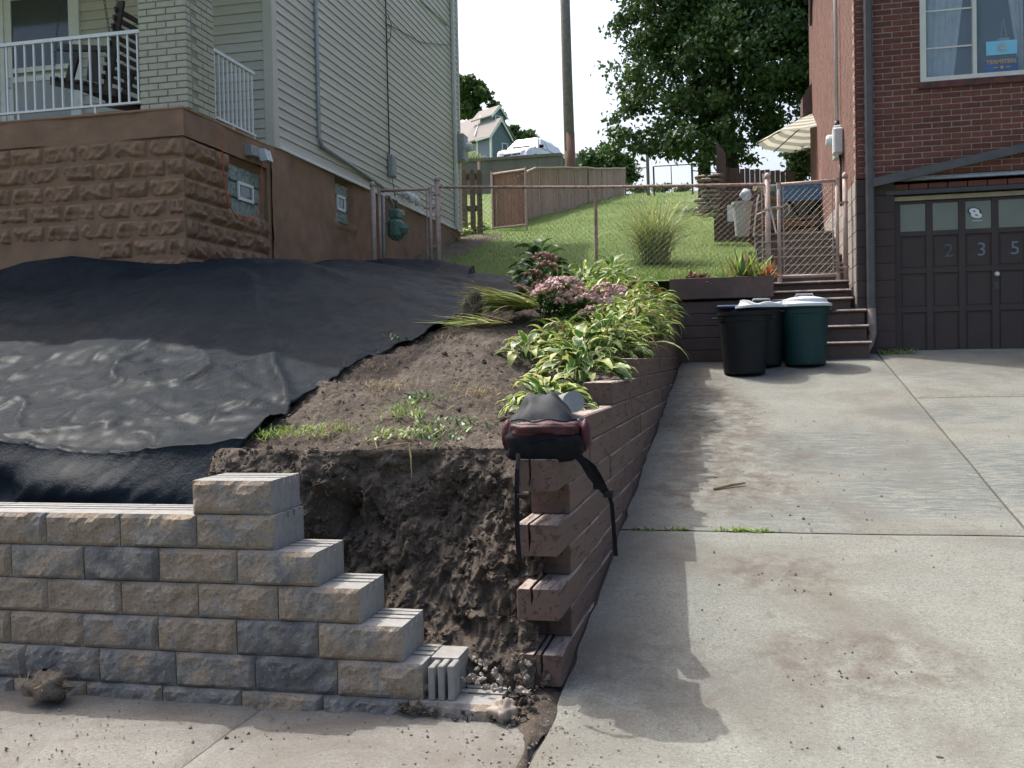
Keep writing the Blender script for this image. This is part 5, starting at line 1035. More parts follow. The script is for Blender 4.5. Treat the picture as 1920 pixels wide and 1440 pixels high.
mound('lily_turf', hz(-1.0, 10.5, .0), .38, .5, .46, 400, .28, .026, MM, 'pale strap leaves crowding the back end of the timber wall')
mound('lily_turf', hz(-1.32, 8.0, .0), .26, .30, .26, 220, .24, .026, MM, 'bright green strap clump between the hostas and the pink flower heads')
mound('lily_turf', hz(-1.35, 9.9, .0), .34, .4, .38, 260, .28, .026, MM, 'yellow-green strap leaves behind the pink flower heads')
mound('lily_turf', hz(-1.55, 10.6, .0), .45, .45, .40, 260, .30, .022, [MT['strap'], MT['hgreen'], MT['strapy']], 'green strap leaves between the dark shrub and the fence')
straps('tall_stem', hz(-1.42, 8.6, .1), 7, .62, .012, (.0, .12), (.0, .2), [MT['strap']], 'green upright stems among the pink flower heads', None, .03)
p = at(1228, 700, X=-.66); straps('hanging_blade', (-.70, p.y, 1.62), 3, .5, .022, (1.2, 1.5), (1.6, 1.9), [MT['strapy']], 'yellow-green blade hanging down the timber wall face', [0.0, .1, -.15], .01)
# sedum: domed dusty flower heads on leafy stems
def head_mesh(seed):
    V0, Q0, Vs, Qs, b_ = None, None, [], [], 0; r_ = np.random.default_rng(seed)
    for k in range(42):
        a = r_.uniform(0, 6.28); q = math.sqrt(r_.random()); d = np.array((q*math.cos(a), q*math.sin(a), .55*math.sqrt(max(0, 1-q*q))+r_.uniform(-.08, .08))); V, Q, _, _ = CL[r_.integers(6)]; Vs.append(V*.16*r_.uniform(.7, 1.2)+d); Qs.append(np.array(Q)+b_); b_ += len(V)
    return np.concatenate(Vs), np.concatenate(Qs)
HM = []
for s_ in range(3):
    V, Q = head_mesh(s_+40)
    for mt in ('pink', 'brownhead'): HM.append(np_mesh('flower_head', V, Q, MT[mt], None, True))
def sedum(c, heads, label, brown=False):
    e = emp('sedum', c, label, 'flowers'); n = len(heads); P_, L_, A_, Ln = [], [], [], []
    for (x, y, z, s_) in heads:
        inst('flower_head', HM[rng.integers(3)*2+(1 if brown else 0)], e, (x, y, z), (rng.uniform(-.4, .4), rng.uniform(-.4, .4), rng.uniform(0, 6)), (s_*1.75, s_*1.75, s_*1.75))
        d = Vector((x-c[0], y-c[1], z-c[2])); m = MB(); m.tube([c, Vector(c)+d*.55+Vector((0, 0, .04)), (x, y, z)], .006, 5); m.build('stem', MT['darkleaf'], e)
    k = 26*n; P_ = np.array([Vector(c)+(Vector(heads[q % n][:3])-Vector(c))*rng.uniform(.35, .95) for q in range(k)]); blades('leaves', P_, rng.uniform(.05, .09, k), .035, [MT['darkleaf'], MT['hgreen']], rng.uniform(.7, 1.4, k), .6, 2, e, None, rng.integers(0, 2, k))
def px_heads(L, Y): return [tuple(at(x, y, Y=Y+rng.uniform(-.15, .15)))+(s_,) for x, y, s_ in L]
sedum(hz(-1.62, 8.5), px_heads([(1030, 545, .07), (1050, 538, .07), (1068, 535, .06), (1045, 553, .07), (1060, 560, .06), (1085, 550, .05), (1100, 568, .06), (1075, 572, .06), (1108, 590, .06), (1113, 600, .05), (1130, 548, .06), (1143, 562, .07), (1128, 565, .05), (1160, 548, .045), (1015, 552, .05)], 8.3), 'pink sedum flower heads in the middle of the flower bed')
sedum(hz(-2.0, 9.1), px_heads([(1022, 490, .065), (1028, 505, .06), (1003, 522, .06), (1020, 535, .06), (1012, 540, .05), (985, 552, .065), (990, 562, .05), (985, 578, .05), (1005, 560, .045)], 8.9), 'brown faded flower heads leaning over the black sheet', True)
# upright root clump
e = emp('root_clump', hz(-2.42, 8.2), 'torn brown root clump standing at the edge of the black sheet', 'roots'); c = on_hill(885, 612); e.location = c; WL[e.name] = c
V, Q, _, _ = clod_mesh(5, 1, 22, 18, .4); V = V*np.array((.075, .07, .19)); V[:, 0] += V[:, 2]*.25; from_np('root_body', V+np.array(c)+np.array((0, 0, .12)), np.array(Q), MT['clod'], e, smooth=True)
P_ = np.array(c)+np.array((0, 0, .12))+rng.normal(0, .06, (220, 3))*np.array((.8, .8, 1.6)); blades('root_hair', P_, rng.uniform(.05, .16, 220), .004, MT['drygrass'], rng.uniform(.2, 2.0, 220), .9, 3, e)
# weeds and tufts on the soil
wt = []
def weed(px, py, n, L, mat, label, w=.006, cat='weeds'):
    c = on_hill(px, py); e = emp('weed_tuft', c, label, cat, 'weed tufts on the bare soil'); P_ = np.array(c)+rng.normal(0, 1, (n, 3))*np.array((.09, .06, 0)); P_[:, 2] = hill(P_[:, 0], P_[:, 1])+.01; blades('leaves', P_, rng.uniform(L*.5, L*1.2, n), w, mat, rng.uniform(.3, 1.3, n), .7, 2, e)
TL = 'small weed tuft growing on the bare soil bank'
for px, py, n, L, mt, w in [(725, 730, 70, .08, MT['drygrass'], .006), (790, 750, 40, .045, MT['hgreen'], .022), (765, 780, 60, .09, MT['blade'], .009), (895, 742, 90, .08, MT['drygrass'], .006), (845, 800, 45, .06, MT['hgreen'], .018), (785, 815, 40, .06, MT['strap'], .012), (720, 822, 40, .05, MT['strap'], .012), (640, 808, 60, .05, MT['blade'], .006), (560, 815, 110, .05, MT['blade'], .006), (500, 818, 120, .05, MT['blade'], .006), (600, 815, 80, .05, MT['drygrass'], .006), (820, 825, 40, .05, MT['hgreen'], .015), (700, 690, 20, .06, MT['drygrass'], .006), (745, 640, 20, .05, MT['hgreen'], .012), (850, 640, 25, .07, MT['drygrass'], .005)]:
    weed(px, py, n, L, mt, {'drygrass': 'dry straw-coloured grass tuft on the bare soil bank', 'hgreen': 'broad-leaved dark green weed on the bare soil bank', 'blade': 'thin fresh green grass tuft near the cut edge of the bank', 'strap': 'bright yellow-green leafy weed at the cut edge of the bank'}[[k for k in MT if MT[k] == mt][0]], w)
n = 1500; x = rng.uniform(-3, -1, n); y = rng.uniform(4.85, 8.6, n); ok = x > np.interp(y, ey, exx)+.02; x, y = x[ok], y[ok]; P_ = np.stack([x, y, hill(x, y)+.018], 1)
blades('straw_litter', P_, rng.uniform(.02, .08, len(P_)), .0035, [MT['drygrass'], MT['strapdry']], rng.uniform(1.2, 1.65, len(P_)), .1, 1, label='bits of straw and dry roots strewn over the soil', cat='straw', mi=rng.integers(0, 2, len(P_)))
c = on_hill(768, 838); cb = MB(); cb.tube([c+Vector((-.17, -.05, .03)), c+Vector((-.15, -.08, .0)), c+Vector((-.05, -.10, .02)), c+Vector((.04, -.12, .03)), c+Vector((.06, -.16, -.04)), c+Vector((.065, -.17, -.14))], [.004, .005, .005, .006, .005, .002], 5); tag(cb.build('root_strand', MT['drygrass'], loc=c), 'pale root strand dangling over the cut edge of the bank', 'root')
# weeds in the driveway joint
for q, (x0, n) in enumerate([(.02, 60), (-.35, 30), (-.58, 25), (.16, 40)]):
    e = emp('joint_weed', (x0, 6.27, float(drive_z(6.27))), 'tiny green weeds sprouting from the driveway joint', 'weeds', 'weeds in the driveway joint'); P_ = np.stack([x0+rng.normal(0, .06, n), 6.27+rng.normal(0, .012, n), np.full(n, float(drive_z(6.27))-.01)], 1); blades('leaves', P_, rng.uniform(.015, .045, n), .012, MT['blade'], rng.uniform(.3, 1.3, n), .6, 2, e)
e = emp('joint_weed', (1.95, 12.25, 1.48), 'green weeds along the foot of the garage door jamb', 'weeds', 'weeds by the garage'); P_ = np.stack([rng.uniform(1.72, 2.15, 120), rng.uniform(12.18, 12.27, 120), np.full(120, 1.475)], 1); blades('leaves', P_, rng.uniform(.03, .10, 120), .012, MT['blade'], rng.uniform(.2, 1.1, 120), .6, 2, e)
stick = MB(); a = Vector((-.12+.0, 7.05, float(drive_z(7.05))+.012)); stick.tube([a, a+Vector((.12, .07, .02)), a+Vector((.22, .11, .03))], [.010, .012, .008], 6); tag(stick.build('stick', MT['drygrass'], loc=a), 'short pale broken stick lying on the driveway', 'stick')
# ornamental grass
e = emp('ornamental_grass', (-1.02, 14.2, float(lawn_z(-1.02, 14.2))), 'tall fountain-shaped ornamental grass on the lawn behind the fence', 'ornamental grass'); n = 900
P_ = np.array(wl(e))+rng.normal(0, .09, (n, 3))*np.array((1, 1, 0)); blades('leaves', P_, rng.uniform(.55, 1.35, n), .008, [MT['ornament'], MT['ornament'], MT['strapy']], np.abs(rng.normal(.22, .25, n)), rng.uniform(.5, 1.8, n), 6, e, None, rng.integers(0, 3, n))
# planter plants
for k, (px, py) in enumerate([(1295, 512), (1318, 509)]):
    p = at(px, py+8, Y=PYW+.12); e = emp('coleus', (p.x, p.y, 2.37), 'maroon coleus plant in the planter box', 'coleus', 'coleus plants in the planter'); P_ = np.array((p.x, p.y, 2.38))+rng.normal(0, .035, (130, 3)); blades('leaves', P_, rng.uniform(.05, .10, 130), .045, [MT['coleus'], MT['coleus'], MT['darkleaf']], rng.uniform(.3, 1.4, 130), .8, 2, e, None, rng.integers(0, 3, 130))
straps('iris', (.18, 12.08, 2.36), 70, .42, .03, (.05, .75), (.1, .6), [MT['darkleaf'], MT['strap'], MT['strapdry']], 'spiky green iris leaves in the planter box', None, .09); straps('iris', (.42, 12.08, 2.36), 60, .30, .028, (.1, .9), (.2, .8), [MT['strap'], MT['strapdry'], MT['orangeleaf']], 'yellow and orange spiky leaves at the right end of the planter', None, .06)
straps('daylily', (-.05, 12.05, 2.36), 16, .3, .022, (.7, 1.3), (.6, 1.2), [MT['strapy'], MT['strapdry']], 'pale withered leaves drooping in the planter middle', None, .06)
of = emp('orange_flower', (.56, 11.90, 2.30), 'orange flower leaning over the planter corner', 'flower'); 
for k in range(6): inst('petal', leaf_mesh('petal', [MT['orangeleaf'], MT['orangeleaf']], .6, .8) if k == 0 else bpy.data.meshes['petal'], of, (.56, 11.90, 2.40), (0, -.5, k*1.05), (.08, .08, .08))
m = MB(); m.tube([(.50, 11.98, 2.36), (.54, 11.93, 2.42), (.56, 11.90, 2.40)], .006, 5); m.build('stem', MT['strap'], of)
# hostas along the house wall behind the fence
for px, py in [(830, 455), (850, 445), (872, 438), (888, 432)]:
    d = ray(px, py); t = 10.0
    while t < 30:
        p = Vector((0, 0, CAM_H))+d*t
        if p.z <= float(lawn_z(p.x, p.y)): break
        t += .02
    hosta('hosta', (p.x, p.y, p.z), 26, .4, .18, .30, 'pale hosta in the narrow bed along the beige house', pale=.4, grp='hostas by the house wall', meshes=[HL[0], HL[1], HY[0]])
g = MB(); g.prism([(SX-.05, 13.0, 2.45), (SX+.75, 13.0, 2.45), (SX+.75, 13.0, 2.67), (SX-.05, 13.0, 2.72)], (0, .01, 0))
xs = np.linspace(SX-.05, SX+.85, 12); ys = np.linspace(12.7, 19.6, 60); YY, XX = np.meshgrid(ys, xs, indexing='ij'); tag(from_np('flower_bed', np.stack([XX, YY, lawn_z(XX, YY)+.04*(1-sstep((XX-SX-.55)/.3))+.03*vn(XX*5, YY*5, 0, 4)-.01], -1).reshape(-1, 3), gridq(60, 12), MT['dirt'], smooth=True), kind='structure')

# ------------------------------------------------------------------ yard behind
pl = emp('utility_pole', (-4.55, 29.0, 6.0), 'tall weathered wooden utility pole standing on the lawn', 'utility pole'); m = MB(); m.tube([(-4.50, 29.0, 5.9), (-4.56, 29.0, 10), (-4.64, 29.0, 19)], [.165, .15, .125], 14); m.build('pole_shaft', MT['pole'], pl, smooth=True)
m = MB(); m.tube([(-4.50, 29.0, 5.92), (-4.53, 29.0, 8.2)], [.168, .158], 14); m.build('stained_foot', M('creosote', (.16, .09, .06), (.12, .075, .055), 5, .9, .5, 40), pl, smooth=True)
m = MB(); m.box((-5.6, 28.95, 18.0), (-3.6, 29.05, 18.15)); m.build('crossarm', MT['pole'], pl)
# slatted privacy fence climbing the lawn
sf = emp('slatted_fence', (-4.6, 26, 5.5), 'pinkish slatted chain-link fence with wavy top rail climbing the lawn', 'fence'); MSL = M('brown_slat', (.47, .32, .275), (.38, .255, .22), 4, .85, .3, 60, .003, .12, offs=True)
pa, pb = Vector((-5.05, 21.6)), Vector((-3.35, 33.0)); topx = lambda f: np.interp(f, [0, .2, .45, .7, 1], [.95, 1.22, 1.15, .95, .85]); NP = 8
for k in range(NP):
    f0, f1 = k/NP, (k+1)/NP; 
    for q in range(9):
        g0, g1 = f0+(f1-f0)*(q+.06)/9, f0+(f1-f0)*(q+.94)/9; a = pa+(pb-pa)*g0; c = pa+(pb-pa)*g1; za, zc = float(lawn_z(a.x, a.y)), float(lawn_z(c.x, c.y)); m = MB()
        m.prism([(a.x, a.y, za-.05), (c.x, c.y, zc-.05), (c.x, c.y, zc+float(topx(g1))), (a.x, a.y, za+float(topx(g0)))], (.02, -.003, 0)); m.build('slat', MSL, sf)
for k in range(NP+1):
    f = k/NP; a = pa+(pb-pa)*f; za = float(lawn_z(a.x, a.y)); m = MB(); m.tube([(a.x+.05, a.y, za-.1), (a.x+.05, a.y, za+float(topx(f))+.03)], .03, 8); m.build('post', MT['post'], sf)
m = MB(); m.tube([Vector((*(pa+(pb-pa)*f), float(lawn_z(*(pa+(pb-pa)*f)))+float(topx(f))))+Vector((.05, 0, 0)) for f in np.linspace(0, 1, 24)], .03, 6); m.build('top_rail', MT['post'], sf)
# open privacy gate panel and dark picket gate at the back corner of the house
pg = emp('slatted_gate', (-4.9, 21.3, 4.4), 'reddish slatted gate panel standing open at the lawn corner', 'gate'); a = at(925, 425, Y=21.2); b2 = at(988, 428, Y=20.9); t1 = at(925, 327, Y=21.2); 
zb_, zt_ = a.z-.02, t1.z; nsl = 9; MPR = M('red_brown_slat', (.26, .15, .12), (.19, .11, .09), 4, .85, .3, 60, .003, .12, offs=True)
for k in range(nsl): m = MB(); f0, f1 = (k+.05)/nsl, (k+.95)/nsl; p0 = a+(b2-a)*f0; p1 = a+(b2-a)*f1; m.prism([(p0.x, p0.y, zb_), (p1.x, p1.y, zb_), (p1.x, p1.y, zt_), (p0.x, p0.y, zt_)], (0, .02, 0)); m.build('slat', MPR, pg)
for z in (zb_-.02, zt_): m = MB(); m.tube([(a.x, a.y-.03, z), (b2.x, b2.y-.03, z)], .025, 8); m.build('rail', MT['post'], pg)
for p in (a, b2): m = MB(); m.tube([(p.x, p.y-.03, zb_-.15), (p.x, p.y-.03, zt_+.05)], .028, 8); m.build('stile', MT['post'], pg)
pk = emp('picket_gate', (-5.6, 21.0, 4.2), 'dark weathered picket gate behind the corner of the beige house', 'gate'); MPK = M('dark_picket', (.10, .072, .055), (.065, .05, .04), 8, .9, .4, 50, .004, .1, offs=True)
for k, px in enumerate((872, 887, 900)):
    p = at(px, 420, Y=20.2); zt_ = at(px, 318, Y=20.2).z; w = .055; m = MB(); m.prism([(p.x-w, p.y, p.z-.3), (p.x+w, p.y, p.z-.3), (p.x+w, p.y, zt_-.08), (p.x+w*.5, p.y, zt_), (p.x-w*.5, p.y, zt_), (p.x-w, p.y, zt_-.08)], (0, .025, 0)); m.build('picket', MPK, pk)
for yy_ in (332, 392): p = at(865, yy_, Y=20.24); p2 = at(903, yy_, Y=20.24); m = MB(); m.box((p.x, p.y, p.z-.06), (p2.x, p.y+.03, p.z+.06)); m.build('cross_rail', MPK, pk)
p = at(901, 430, Y=20.3); m = MB(); m.tube([(p.x, p.y, p.z-.2), (p.x, p.y, at(901, 303, Y=20.3).z)], .03, 8); m.build('post', MT['post'], pk)
# concrete terrace wall, van, blue house
W0 = at(840, 294, Y=40); W1 = at(1052, 291, Y=40); cwz = 9.95
cw = emp('concrete_wall', ((W0.x+W1.x)/2, 40, 8), 'long weathered concrete retaining wall below the parked white van', 'retaining wall'); MCW = M('old_concrete', (.20, .18, .155), (.13, .12, .105), 1.2, .95, .4, 30)
xa = -22.0
while xa < W1.x: xb = min(xa+2.4, W1.x); m = MB(); m.box((xa+.006, 40, 6.5), (xb-.006, 40.35, cwz-.12)); m.build('wall_panel', MCW, cw); xa = xb
m = MB(); m.box((-22, 39.95, cwz-.12), (W1.x+.03, 40.4, cwz)); m.build('coping', MCW, cw)
g = MB(); VY = 49.0; g.box((-60, 40.35, 5), (W1.x-.05, 42.2, cwz-.02)).prism([(-60, 42.2, 5), (-60, 90, 5), (-60, 90, at(962, 293, Y=VY).z-.465), (-60, 47.0, at(962, 293, Y=VY).z-.465), (-60, 42.2, cwz-.02)], (60+W1.x-.05, 0, 0)); tag(g.build('terrace', MT['asphalt']), kind='structure')
# far hill behind terrace
VY = 49.0; vl = at(925, 292, Y=VY); vr = at(1022, 290, Y=VY); vz = at(962, 293, Y=VY).z-.46
vc = emp('parked_van', ((vl.x+vr.x)/2, VY+2, vz), 'white minivan parked above the concrete wall, seen from the front', 'van', rz=0)
VW = M('white_car_paint', (.80, .81, .82), (.78, .79, .80), 3, .25, spec=.6); VG = M('tinted_windscreen', (.34, .38, .40), (.30, .34, .36), 3, .1, spec=.8)
# body cross-sections along its length (local x right, y back, z up), van turned a little
va = R(-14); cv, sv = math.cos(va), math.sin(va); vo = Vector((at(960, 292, Y=VY).x, VY, vz))
def L2W(x, y, z): return Vector((vo.x+x*cv-y*sv, vo.y+x*sv+y*cv, vo.z+z))
secs = [(0.0, .80, .30, .62, .62), (.06, .88, .24, .74, .74), (.35, .94, .20, .90, .86), (.95, .96, .20, 1.02, .86), (1.05, .96, .20, 1.06, .84), (1.75, .97, .20, 1.68, .64), (2.1, .97, .20, 1.74, .66), (3.6, .97, .20, 1.76, .66), (4.55, .95, .24, 1.62, .62), (4.75, .92, .30, 1.0, .80)]
V, Fc = [], []
for y, w, z0, z1, wt_ in secs:
    belt = min(z1-.02, 1.0); pr = [(-w*.9, z0), (-w, z0+.15), (-w, belt*.85), (-w*.985, belt), (-wt_, z1-.07), (-wt_*.9, z1), (wt_*.9, z1), (wt_, z1-.07), (w*.985, belt), (w, belt*.85), (w, z0+.15), (w*.9, z0)]
    V += [L2W(x, y, z) for x, z in pr]
n = 12
for i in range(len(secs)-1): Fc += [(i*n+k, i*n+(k+1) % n, (i+1)*n+(k+1) % n, (i+1)*n+k) for k in range(n)]
Fc += [tuple(range(n-1, -1, -1)), tuple((len(secs)-1)*n+k for k in range(n))]; m = MB(); m.add(V, [f[::-1] for f in Fc]); m.build('body', VW, vc, smooth=False)
def vq(name, pts, mat, d=(0, -.012, .012)): m = MB(); m.prism([L2W(*p) for p in pts], Vector(d)); return m.build(name, mat, vc)
vq('windscreen', [(-.80, 1.09, 1.10), (.80, 1.09, 1.10), (.60, 1.70, 1.63), (-.60, 1.70, 1.63)], VG); vq('wiper', [(-.45, 1.05, 1.10), (.5, 1.06, 1.085), (.5, 1.06, 1.105), (-.45, 1.05, 1.13)], MT['canblack'], (0, -.03, .03))
vq('grille', [(-.48, -.005, .50), (.48, -.005, .50), (.46, .03, .62), (-.46, .03, .62)], MT['canblack'], (0, -.02, 0)); vq('grille_badge', [(-.05, -.03, .52), (.05, -.03, .52), (.05, -.03, .61), (-.05, -.03, .61)], MT['lid'], (0, -.01, 0)); vq('bumper', [(-.86, -.04, .22), (.86, -.04, .22), (.86, -.02, .46), (-.86, -.02, .46)], VW, (0, -.06, 0))
for s_ in (-1, 1):
    vq('headlight', [(s_*.52, .0, .50), (s_*.84, .05, .50), (s_*.86, .07, .66), (s_*.52, .02, .66)], M('headlamp', (.55, .58, .6), None, 5, .15), (0, -.025, 0))
    m = MB(); c = L2W(s_*1.10, 1.2, 1.08); m.box((c.x-.12, c.y-.05, c.z-.09), (c.x+.12, c.y+.05, c.z+.08), bev=.03); m.build('wing_mirror', MT['canblack'], vc)
    vq('side_window', [(s_*.955, 1.3, 1.06), (s_*.955, 2.3, 1.06), (s_*.70, 2.3, 1.60), (s_*.72, 1.85, 1.60)], VG, (s_*.015, 0, .004)); vq('side_window', [(s_*.955, 2.4, 1.06), (s_*.955, 4.4, 1.06), (s_*.70, 4.3, 1.58), (s_*.70, 2.4, 1.60)], VG, (s_*.015, 0, .004))
    for yw in (.85, 3.75):
        m = MB(); c = L2W(s_*.88, yw, .32); m.lathe((0, 0, 0), [(.0, -.1), (.32, -.1), (.33, 0), (.32, .1), (0, .1)], 18); o = m.build('tyre', MT['canblack'], vc, loc=(0, 0, 0)); o.location = c-wl(vc); o.rotation_euler = (0, R(90), va)
# blue house, far up the hill, turned so its gable wing looks towards the street
BY = 120.0; kp = BY/1840.0; O_ = at(921, 292, Y=BY); hb = O_.z
hz2 = np.array([[9.9, 9.9], [hb-1.2, hb-1.2], [hb-.6, hb-.6]]); g = MB(); g.add([(-90, 60, 9.8), (-4, 60, 9.8), (-20, 112, hb-2.6), (-120, 112, hb-2.6), (-140, 220, hb-2.6), (-24, 220, hb-2.6)], [(0, 1, 2, 3), (3, 2, 5, 4)]); tag(g.build('far_hill', MT['lawn']), kind='structure')
bh = emp('blue_house', O_, 'blue-grey cottage with white trim and brown gables up the hill', 'house', rz=R(-36)); bh.scale = (.92, .92, .92); BB = M('blue_clapboard', (.15, .185, .26), (.13, .16, .225), 3, .7, .2, 40); BR = M('brown_shingle', (.27, .25, .235), (.22, .205, .195), 6, .9, .3, 30)
# local frame: x along the front wall (negative to the left), y back, z up; wing gable lies in the plane x = 0
GW, WLEN, EH, AP = 3.5, 2.9, 2.9, 5.2
def hbx(x0, x1, y0, y1, z0, z1, nm, mt, par=None): m = MB(); m.box((x0, y0, z0), (x1, y1, z1)); return m.build(nm, mt, par or bh, local=True)
def hpr(poly, d, nm, mt): m = MB(); m.prism(poly, d); return m.build(nm, mt, bh, local=True)
hbx(-WLEN, 0, 0, GW, -4, EH, 'wing_wall', BB); hpr([(0, 0, EH), (0, GW, EH), (0, GW/2, AP-.1)], (-.2, 0, 0), 'gable_wall', BB)
for k in range(13):
    z = -.2+k*.36; cut = max(0, (z+.3-EH)*(GW/2)/(AP-EH)); 
    if GW-2*cut > .7: hbx(.004, .03, .12+cut, GW-.12-cut, z, z+.33, 'clapboard', BB)
sl_ = (AP-EH)/(GW/2); o_ = .3
hpr([(.3, -o_, EH-o_*sl_), (.3, GW/2, AP), (.3, GW+o_, EH-o_*sl_), (.3, GW+o_, EH-o_*sl_+.16), (.3, GW/2, AP+.2), (.3, -o_, EH-o_*sl_+.16)], (-WLEN-3.0, 0, 0), 'wing_roof', BR)
for ys_ in (-o_, GW+o_): hpr([(.31, ys_, EH-o_*sl_+.05), (.31, GW/2, AP+.1), (.31, GW/2, AP-.35), (.31, ys_, EH-o_*sl_-.25)], (.06, 0, 0), 'bargeboard', MT['whitepaint'])
hbx(-.22, .06, -.06, .16, -4, EH, 'corner_board', MT['whitepaint']); hbx(-WLEN-.14, -WLEN+.1, -.05, .1, -4, EH, 'corner_board', MT['whitepaint']); hbx(-WLEN, .25, -o_-.08, -o_+.02, EH-o_*sl_-.1, EH-o_*sl_+.1, 'gutter', MT['whitepaint'])
w = hbx(.03, .08, GW*.55, GW*.85, .9, 2.0, 'window', MT['whitepaint']); hbx(.081, .09, GW*.59, GW*.81, 1.0, 1.9, 'pane', MT['glass'], w)
hbx(-14, -WLEN, .55, 7, -4, EH+.25, 'main_wall', BB); MR = 7.0
hpr([(-14.3, .1, EH+.05), (-14.3, 3.8, MR), (-14.3, 7.5, EH+.05), (-14.3, 7.5, EH+.25), (-14.3, 3.8, MR+.22), (-14.3, .1, EH+.25)], (11.6, 0, 0), 'main_roof', BR)
hbx(-14, -WLEN+.3, .0, .1, EH+.0, EH+.22, 'gutter', MT['whitepaint'])
# dormer: ridge parallel to the wing ridge
hbx(-4.2, -1.6, 1.7, 4.1, EH+1.2, 6.1, 'dormer_wall', BB); hpr([(-1.6, 1.7, 6.1), (-1.6, 4.1, 6.1), (-1.6, 2.9, 7.35)], (-.1, 0, 0), 'dormer_gable', BB)
hpr([(-1.3, 1.4, 5.85), (-1.3, 2.9, 7.4), (-1.3, 4.4, 5.85), (-1.3, 4.4, 6.02), (-1.3, 2.9, 7.6), (-1.3, 1.4, 6.02)], (-4.6, 0, 0), 'dormer_roof', BR)
for ys_ in (1.4, 4.4): hpr([(-1.29, ys_, 5.95), (-1.29, 2.9, 7.5), (-1.29, 2.9, 7.15), (-1.29, ys_, 5.6)], (.06, 0, 0), 'bargeboard', MT['whitepaint'])
w = hbx(-1.58, -1.5, 2.2, 3.6, 5.0, 6.1, 'window', MT['whitepaint']); hbx(-1.499, -1.49, 2.35, 3.45, 5.1, 6.0, 'pane', MT['glass'], w)
for x0 in (-6.3, -5.0):
    w = hbx(x0, x0+1.15, .44, .54, .2, 2.4, 'window', MT['whitepaint']); hbx(x0+.16, x0+1.0, .42, .435, 1.4, 2.25, 'pane', MT['glass'], w); hbx(x0+.16, x0+1.0, .42, .435, .35, 1.25, 'pane', MT['glass'], w)
for (a0, a1) in (((-3.4, .0, EH+.4), (-4.6, 1.75, AP+.2)), ((-3.9, 1.5, 6.1), (-5.6, 2.9, 7.3))): m = MB(); m.tube([a0, a1], .12, 4); m.build('valley_flashing', MT['whitepaint'], bh, local=True)

# ------------------------------------------------------------------ trees
def leaves_np(P, L, W, rs):
    n = len(P); d = rs.normal(0, 1, (n, 3)); d[:, 2] -= .35; d /= np.linalg.norm(d, axis=1)[:, None]; q = rs.normal(0, 1, (n, 3)); s = np.cross(d, q); s /= np.linalg.norm(s, axis=1)[:, None]; nn = np.cross(d, s)
    l = (L*rs.uniform(.6, 1.3, n))[:, None]; w = (W*rs.uniform(.6, 1.3, n))[:, None]; V = np.stack([P, P+d*l*.5+s*w*.5+nn*w*.15, P+d*l, P+d*l*.5-s*w*.5+nn*w*.15], 1).reshape(-1, 3); return V, (np.arange(n)[:, None]*4+np.arange(4)[None])
def tree(name, base, trunk, clumps, nl, L, W, leafmat, label, seed, parts=True, cat='tree', grp=None):
    rs = np.random.default_rng(seed); e = emp(name, base, label, cat, grp)
    if trunk: m = MB(); [m.tube(p, r, 8) for p, r in trunk]; m.build('trunk', MT['bark'], e, smooth=True)
    P = []; wsum = sum(c[3]*c[4]*c[5] for c in clumps)
    for cx, cy, cz, rx, ry, rz in clumps:
        k = int(nl*rx*ry*rz/wsum); ns = max(4, int(k/70)); d = rs.normal(0, 1, (ns, 3)); d /= np.linalg.norm(d, axis=1)[:, None]; r = rs.uniform(.35, 1.0, ns)**.6; S = d*r[:, None]*np.array((rx, ry, rz))+np.array((cx, cy, cz))
        P.append(np.repeat(S, k//ns, 0) + rs.normal(0, 1, (k//ns*ns, 3))*np.array((.17, .17, .10))*np.mean((rx, ry, rz))**.5)
    P = np.concatenate(P); V, Q = leaves_np(P, L, W, rs); tag(from_np('crown', V, Q, leafmat, e), kind=None); return e
TY = 24.0
def tc(px, py, rpx, dy=0, sq=1.0): p = at(px, py, Y=TY+dy); k = rpx/1840*TY; return (p.x, p.y, p.z, k, k, k*sq)
tb0 = at(1372, 345, Y=TY); cl = [tc(1180, 250, 52), tc(1240, 225, 70), tc(1320, 235, 75, -1), tc(1400, 225, 75), tc(1480, 215, 70), tc(1215, 130, 70), tc(1300, 110, 100, 1), tc(1400, 100, 105, -1), tc(1480, 80, 95), tc(1250, 20, 95), tc(1360, -30, 130), tc(1480, -40, 120), tc(1165, 30, 28), tc(1200, 55, 35), tc(1165, 185, 28), tc(1560, 60, 110), tc(1600, 180, 80), tc(1420, -170, 160), tc(1560, -130, 140), tc(1280, -120, 110)]
trk = [([(tb0.x, TY, 5.0), (tb0.x-.15, TY, 7.2), (tb0.x-.1, TY, 9.5), (tb0.x+.3, TY, 13)], [.26, .22, .18, .08]), ([(tb0.x-.65, TY+.3, 4.6), (tb0.x-.62, TY+.3, 7.5), (tb0.x-1.2, TY+.4, 10)], [.16, .14, .06]), ([(tb0.x-.12, TY, 7.4), (tb0.x+1.2, TY-.3, 9.4), (tb0.x+2.4, TY, 11)], [.14, .1, .04]), ([(tb0.x-.1, TY, 8.3), (tb0.x-1.5, TY-.5, 9.6), (tb0.x-2.6, TY-.4, 10.2)], [.12, .08, .03])]
tree('maple_tree', (tb0.x, TY, 5.0), trk, cl, 105000, .125, .10, MT['treeleaf'], 'large dark leafy tree towering behind the brick house and patio', 5)
def far(px, py, rpx, Y, sq=.9): p = at(px, py, Y=Y); k = rpx/1840*Y; return (p.x, p.y, p.z, k, k, k*sq)
FY = 165.0
